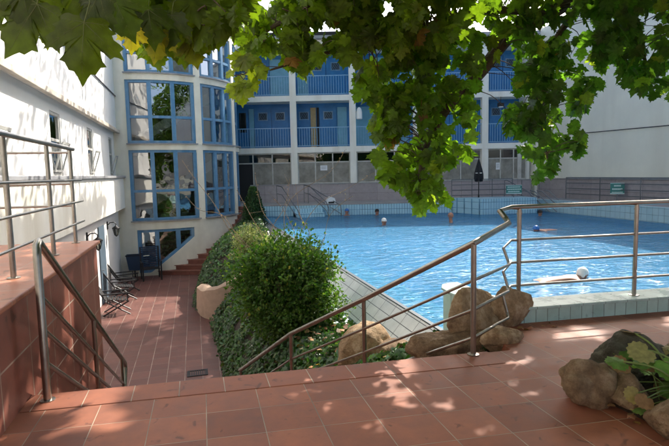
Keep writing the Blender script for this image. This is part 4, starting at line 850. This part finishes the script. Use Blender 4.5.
limb([fork, H((7.3, .5, 5.5)), H((6.5, -1, 7.5))], .16, .03); limb([fork, H((9.5, 3, 5.6)), H((12, 6, 7)), H((13, 9, 8))], .16, .03)
b = MB()
for p, r_ in limbs: b.tube(p, r_, 8)
LP = np.array([list(q) for p, r_ in limbs for q in p])

def inside(poly, x, y):
    c = False; j = len(poly)-1
    for i in range(len(poly)):
        if (poly[i][1] > y) != (poly[j][1] > y) and x < (poly[j][0]-poly[i][0])*(y-poly[i][1])/(poly[j][1]-poly[i][1])+poly[i][0]: c = not c
        j = i
    return c
# sprays of foliage, described by the region each hanging spray fills and how far away it hangs
REG = [
 ([(118, -30), (246, -30), (242, 12), (222, 24), (210, 38), (200, 36), (196, 48), (178, 46), (160, 52), (146, 42), (132, 26), (118, 14)], (2.3, 3.2), .155, 330, (.10, .145, .012)),
 ([(222, 66), (252, 56), (262, 72), (256, 88), (244, 96), (232, 92)], (4.3, 4.8), .155, 26, (.17, .20, .02)),
 ([(236, 22), (272, 10), (300, -30), (470, -30), (480, 20), (462, 48), (430, 50), (400, 56), (372, 68), (345, 58), (330, 52), (312, 66), (304, 82), (296, 74), (280, 56), (262, 56), (244, 48)], (4.4, 5.6), .155, 1300, (.10, .15, .013)),
 ([(362, 60), (400, 50), (470, 40), (482, 58), (474, 96), (476, 118), (468, 136), (472, 155), (448, 170), (440, 186), (446, 204), (424, 214), (408, 196), (386, 180), (374, 168), (378, 142), (370, 112), (356, 96)], (4.9, 5.9), .155, 1080, (.085, .145, .015)),
 ([(470, -30), (560, -30), (560, 15), (520, 26), (490, 40), (470, 44)], (5.2, 6.2), .148, 230, (.085, .14, .015)),
 ([(515, 24), (560, 0), (604, 0), (604, 60), (600, 92), (588, 108), (574, 120), (584, 140), (588, 162), (574, 154), (556, 152), (552, 176), (540, 182), (530, 160), (512, 144), (502, 122), (508, 106), (516, 80)], (5.4, 6.6), .155, 920, (.052, .105, .016)),
 ([(486, 44), (516, 30), (516, 50), (500, 60), (488, 56)], (5.2, 6.0), .15, 26, (.12, .15, .02)),
 ([(596, -30), (720, -30), (720, 100), (664, 100), (640, 96), (624, 80), (616, 62), (600, 58)], (5.2, 6.6), .155, 760, (.05, .10, .016)),
]
P, T, Nn, SZ, CO = [], [], [], [], []; twig = MB()
def sungap(x, y, z):                   # foliage density along the sun's direction: where light reaches the paving
    qx, qy = x-SUN.x/SUN.z*z, y-SUN.y/SUN.z*z
    return qx, qy, noise.noise(Vector((qx*1.9, qy*1.9, 4)))+.5*noise.noise(Vector((qx*4.5, qy*4.5, 8)))
for poly, (d0, d1), size, n, base in REG:
    xs = [q[0] for q in poly]; ys = [q[1] for q in poly]; k = 0
    while k < n:
        x, y = rnd.uniform(min(xs), max(xs)), rnd.uniform(min(ys), max(ys))
        if not inside(poly, x, y): continue
        if noise.noise(Vector((x*.045, y*.045, 3))) < -.12 and rnd.random() < .92: continue
        d = rnd.uniform(d0, d1)+.3*noise.noise(Vector((x*.02, y*.02, 9))); p = px(x, y-6, d); qx, qy, gp = sungap(*p); k += 1
        if -.3 < qx < 4.5 and 1.0 < qy < 4.2 and gp > .0 and rnd.random() < .74: continue
        P.append(p)
        T.append(H((rnd.gauss(0, .55), rnd.gauss(0, .45), -1+rnd.gauss(0, .35)))); Nn.append(H((rnd.gauss(-.1, .55), rnd.gauss(-.55, .5), rnd.gauss(.45, .45))))
        SZ.append(size*rnd.uniform(.55, 1.2)); f_ = max(.5, rnd.gauss(1, .22)); c = [q*f_ for q in base]
        if rnd.random() < .035: c = [.17, .22, .03]
        if rnd.random() < .008: c = [.20, .10, .04]
        CO.append(c)
        if k % 5 == 0:
            i = np.argmin(((LP-np.array(p))**2).sum(1)); q = H(LP[i]); L_ = (q-p).length
            if L_ < .55: twig.tube(bez([q, q.lerp(p, .5)+H((rnd.gauss(0, .06), rnd.gauss(0, .06), .10*L_)), p], 4), [.007*(1-.08*j) for j in range(9)], 5)
# big near leaves at upper left, with lobes, curl and raised veins
BV, BF, BC = [], [], []; vein = MB()
def big_leaf(p, t, n_, s_, c):
    t = t.normalized(); bi = t.cross(n_).normalized(); n_ = bi.cross(t); K = 5; half = [(0, .02), (.10, -.07), (.17, -.07), (.24, -.10), (.31, -.09), (.38, -.04), (.36, .02), (.40, .06), (.50, .10), (.43, .15), (.46, .21), (.55, .25), (.62, .30), (.56, .37), (.60, .43), (.64, .50), (.54, .47), (.48, .47), (.42, .52), (.34, .45), (.27, .43), (.28, .50), (.30, .58), (.37, .65), (.28, .68), (.25, .73), (.21, .80), (.13, .81), (.08, .88), (0, 1.04)]
    ol = half+[(-x*.96, y*1.02) for x, y in reversed(half[1:-1])]; N_ = len(ol); a1, a2, a3 = rnd.uniform(.15, .5), rnd.uniform(-.1, .35), rnd.uniform(0, 6)
    def sh(x, y): return p+(bi*x+t*y+n_*(-a1*x*x-a2*(y-.2)**2-.10*abs(x)+.022*sin(9*x+a3)*cos(8*y+a3)))*s_
    o = len(BV)
    for k in range(K+1):
        f_ = k/K
        for x, y in ol: BV.append(tuple(sh(x*f_, .22+(y-.22)*f_)))
    for k in range(K):
        for i in range(N_): BF.append((o+k*N_+i, o+k*N_+(i+1) % N_, o+(k+1)*N_+(i+1) % N_, o+(k+1)*N_+i))
    BC.extend([c]*((K+1)*N_))
    for tx, ty in ((0, .97), (.56, .46), (-.54, .47), (.40, -.0), (-.38, 0)):
        vein.tube([sh(tx*f_, .03+(ty-.03)*f_) for f_ in (0, .25, .5, .75, .95)], [.0075*s_, .006*s_, .0045*s_, .003*s_, .0015*s_], 5)
        for q in (.3, .48, .66, .82):
            for sg in (-1, 1):
                dx, dy = tx, ty-.03; L0 = math.hypot(dx, dy); ex, ey = dx/L0, dy/L0; w_ = .15*(1.1-q); x0, y0 = tx*q, .03+(ty-.03)*q
                vein.tube([sh(x0, y0), sh(x0+(ex*.8-sg*ey*.7)*w_, y0+(ey*.8+sg*ex*.7)*w_)], [.003*s_, .001*s_], 4)
    vein.tube([sh(0, .04), sh(0, -.25)+H((rnd.gauss(0, .01), 0, .01)), p+H((rnd.gauss(0, .03), .03, .09))], .009*s_, 5)
for x, y, d, s_, tip, c in [(38, 2, 1.62, .20, (-.5, .1, -.75), (.062, .086, .010)), (84, 20, 1.55, .185, (-.12, 0, -1), (.062, .086, .010)), (62, -4, 1.75, .17, (.15, 0, -1), (.06, .08, .012)), (8, -8, 1.7, .17, (-.5, 0, -.6), (.062, .086, .010)), (112, -6, 1.8, .17, (.35, 0, -.9), (.04, .06, .012)), (50, 22, 1.75, .09, (-.25, 0, -1), (.10, .12, .015)),
                            (100, -8, 1.6, .15, (-.5, .2, -.7), (.035, .05, .012)), (132, 28, 2.2, .11, (-.1, 0, -1), (.62, .52, .05)), (160, 30, 2.3, .15, (-.3, 0, -1), (.22, .20, .02)), (190, 38, 2.5, .15, (.2, 0, -1), (.16, .17, .02)), (148, 8, 2.2, .17, (.1, 0, -1), (.05, .08, .012)), (172, 14, 2.3, .17, (-.2, 0, -1), (.045, .07, .012)), (205, 12, 2.5, .17, (.2, 0, -1), (.06, .09, .012)), (20, -22, 1.6, .17, (.1, .1, -1), (.062, .086, .010)), (75, -24, 1.7, .18, (.1, .1, -1), (.06, .08, .012))]:
    big_leaf(px(x, y, d), H(tip), H((-.15+rnd.gauss(0, .15), -1, .35+rnd.gauss(0, .2))), s_, c)
BIG = True
b.build('branch', m_bark, tree); twig.build('twig', m_bark, tree)
scatter('foliage', P, T, Nn, SZ, CO, PLANE, m_leaf, tree)
me = bpy.data.meshes.new('near_leaves'); o0 = Vector(tree['_o']); me.from_pydata([tuple(Vector(v)-o0) for v in BV], [], BF); at = me.color_attributes.new('leafcol', 'FLOAT_COLOR', 'POINT')
for i, c in enumerate(BC): at.data[i].color = (*c, 1)
me.polygons.foreach_set('use_smooth', [True]*len(BF)); me.materials.append(m_leaf); o = bpy.data.objects.new('near_leaves', me); C.objects.link(o); o.parent = tree
vein.build('leaf_vein', M('pale_vein', (.12, .155, .03), .5), tree)
# unseen crown above the picture, leaves added and thinned to shape the shade below
n = 36000; P = []
while len(P) < n:
    x, y = rnd.uniform(-1.5, 13), rnd.uniform(-1, 25); h = rnd.random(); p = H((x, y, 0)); dd = p.dot(Vector((Fw.x, Fw.y, 0)))
    z = 2.1+.345*max(0, dd)+h*2.8
    qx, qy = x-SUN.x/SUN.z*z, y-SUN.y/SUN.z*z   # gaps let the sun through to the paving
    if not (qy < 4.7+.4*noise.noise(H((qx, 0, 0))) and qx < 7 or qx < 1.9+.5*noise.noise(H((qy, 3, 0)))): continue
    if qx < -3.4 and rnd.random() < .94: continue
    gap = sungap(x, y, z)[2]; th = .10
    if .0 < qx < 3.4 and 1.2 < qy < 3.8: th = -.14
    elif qx < -.5 and 3 < qy < 8: th = -.04
    elif qy > 7.5: th = .36
    if gap > th: continue
    P.append((x, y, z))
scatter('foliage', P, rng.normal(size=(n, 3))*np.array([1, 1, .4])+np.array([0, 0, -.4]), rng.normal(0, .35, (n, 3))+np.array([0, 0, 1]), rng.uniform(.16, .26, n), varc(n, (.07, .11, .015), .3), PLANE_S, m_leaf, tree)

# ================================================================ SWIMMERS
def swimmer(loc, rz, label, cap=None, up=0.0, hair=True, prone=False, lift=0):
    q = local('person', label, 'person')
    me = bpy.data.meshes.new('body')
    if prone:   # breaststroke, head forward (+Y), legs trailing just under the surface
        J = [((0, -.25, -.07), (.15, .10)), ((0, 0, -.05), (.14, .10)), ((0, .26, -.03), (.17, .11)), ((0, .40, .01), (.07, .07)), ((.2, .28, -.05), (.06, .06)), ((.38, .45, -.14), (.045, .045)), ((.28, .66, -.12), (.032, .03)), ((.22, .78, -.12), (.035, .018)),
             ((-.2, .28, -.05), (.06, .06)), ((-.38, .45, -.14), (.045, .045)), ((-.28, .66, -.12), (.032, .03)), ((-.22, .78, -.12), (.035, .018)), ((.1, -.34, -.08), (.085, .085)), ((.2, -.72, -.14), (.06, .06)), ((.16, -1.12, -.16), (.045, .045)), ((.18, -1.3, -.17), (.04, .025)),
             ((-.1, -.34, -.08), (.085, .085)), ((-.2, -.72, -.14), (.06, .06)), ((-.16, -1.12, -.16), (.045, .045)), ((-.18, -1.3, -.17), (.04, .025))]
        hc = H((0, .50, .04))
    else:       # upright in the water
        J = [((0, 0, -.72), (.14, .10)), ((0, 0, -.45), (.13, .10)), ((0, 0, -.18+up), (.17, .11)), ((0, .01, -.02+up), (.06, .06)), ((.19, 0, -.15+up), (.06, .06)), ((.38, .16, -.16), (.045, .045)), ((.45, .38, -.12), (.03, .03)), ((.45, .48, -.10), (.035, .018)),
             ((-.19, 0, -.15+up), (.06, .06)), ((-.38, .16, -.16), (.045, .045)), ((-.45, .38, -.12), (.03, .03)), ((-.45, .48, -.10), (.035, .018)), ((.1, 0, -.8), (.09, .09)), ((.12, .12, -1.1), (.06, .06)), ((.12, 0, -1.22), (.05, .05)), ((.12, .1, -1.26), (.04, .03)),
             ((-.1, 0, -.8), (.09, .09)), ((-.12, .12, -1.1), (.06, .06)), ((-.12, 0, -1.22), (.05, .05)), ((-.12, .1, -1.26), (.04, .03))]
        hc = H((0, .03, .11+up))
    E_ = [(0, 1), (1, 2), (2, 3), (2, 4), (4, 5), (5, 6), (6, 7), (2, 8), (8, 9), (9, 10), (10, 11), (0, 12), (12, 13), (13, 14), (14, 15), (0, 16), (16, 17), (17, 18), (18, 19)]
    k = len(J); J += [(tuple(hc+H((0, 0, -.04))), (.085, .075)), (tuple(hc+H((0, .0, .05))), (.088, .08))]; E_ += [(3, k), (k, k+1)]
    me.from_pydata([j[0] for j in J], E_, []); o = bpy.data.objects.new('body', me); C.objects.link(o); o.parent = q; me.materials.append(m_skin)
    sk = o.modifiers.new('skin', 'SKIN'); sk.use_smooth_shade = True
    for i, j in enumerate(J): me.skin_vertices[0].data[i].radius = j[1]
    me.skin_vertices[0].data[0].use_root = True; o.modifiers.new('sub', 'SUBSURF').levels = 2; o.modifiers['sub'].render_levels = 2
    f = MB()
    f.lathe((0, 0, 0), [(.002, -.02), (.018, -.012), (.012, .02), (.003, .03)], 8, lambda p: hc+H((p.x, .092+p.y*.7, p.z)))       # nose
    for s_ in (-1, 1): f.lathe((0, 0, 0), [(.004, -.03), (.016, -.02), (.018, .01), (.006, .03)], 8, lambda p, s_=s_: hc+H((s_*.088+p.x*.5, p.y, p.z)))
    f.build('ears_and_nose', m_skin, q)
    f = MB()
    for s_ in (-1, 1): f.lathe((0, 0, 0), [(.002, -.008), (.011, 0), (.002, .008)], 8, lambda p, s_=s_: hc+H((s_*.034+p.x, .079+p.y*.5, .025+p.z)))
    f.box((-.024, .078, -.052), (.024, .088, -.043), lambda p: hc+p)
    f.build('eyes_and_mouth', m_hair, q)
    c_ = MB(); pr2 = [(.099*cos(R(a)), .108*sin(R(a))) for a in (-8, 5, 20, 38, 55, 72, 88)]
    c_.lathe((0, 0, 0), pr2, 18, lambda p: hc+H((p.x, p.y*1.08-.012+p.z*.0, p.z+.038-(.05 if p.y < -.02 else 0)*(1 if p.z < .03 else 0))))
    c_.build('swim_cap' if cap else 'hair', cap or m_hair, q)
    q.location = loc; q.rotation_euler = (0, 0, rz); return q
W_ = WZ
swimmer((6.15, 7.75, W_+.015), R(-95), 'swimmer in white cap doing breaststroke just behind the near railing', m_capw, prone=True)
swimmer((6.76, 23.0, W_+.02), R(170), 'swimmer with blue cap by the far wall, left of the dark-haired one', m_capb, up=.06)
swimmer((8.05, 22.5, W_+.02), R(200), 'dark-haired swimmer by the far wall left of the hanging foliage', up=.02)
swimmer((6.75, 18.1, W_), R(175), 'swimmer in white cap alone in the middle of the pool', m_capw, up=.02)
swimmer((9.4, 17.9, W_), R(60), 'bare-shouldered swimmer seen from behind below the hanging foliage', m_skin, up=.12)
swimmer((13.9, 18.7, W_), R(185), 'dark-haired swimmer beside the corner handrails', up=.0)
swimmer((10.85, 14.2, W_), R(100), 'swimmer in blue cap in the right half of the pool', m_capb, prone=True)

# ================================================================ BEHIND THE CAMERA (mirrored in the tower windows)
vh = thing('white_villa', (-6, -24, -2), 'white villa with windows and pitched roof mirrored in the tower glass', 'house')
b = MB(); b.box((-13, -32, -2.5), (6, -24, 6)); b.build('wall', m_facade, vh)
b = MB(); b.add([(-13.6, -32.6, 6.0), (3.6, -32.6, 6.0), (3.6, -23.4, 6.0), (-13.6, -23.4, 6.0), (-13.6, -28, 9.5), (3.6, -28, 9.5)], [(0, 1, 2, 3), (0, 4, 5, 1), (3, 2, 5, 4), (0, 3, 4), (1, 5, 2)]); b.build('roof', M('brown_roof_tiles', (.16, .08, .06), .8, noise_s=4, noise_a=.3), vh)
for x in (-11.5, -8.5, -5.5, -2.5, .5):
    for z in (.3, 3.2): b = MB(); b.box((x, -24.0, z), (x+1.3, -23.94, z+1.6)); b.build('window', m_dark, vh)
for i, (x, y, h) in enumerate([(4.5, -15, 9), (-9, -15, 8)]):
    bt = thing('broadleaf_tree', (x, y, -.1), ['dark tree standing behind the terrace near the villa corner', 'dark tree standing behind the terrace left of the villa'][i], 'tree')
    b = MB(); b.tube([(x, y, -2.5), (x+.2, y, h*.5)], [.25, .12], 10); b.build('trunk', m_bark, bt)
    crown((x, y, h*.62), (2.8, 2.8, h*.36), 3500, .34, (.05, .09, .02), PLANE_S, m_leaf, bt, 'crown', clumps=20)

for o in bpy.data.objects:
    if '_o' in o: del o['_o']
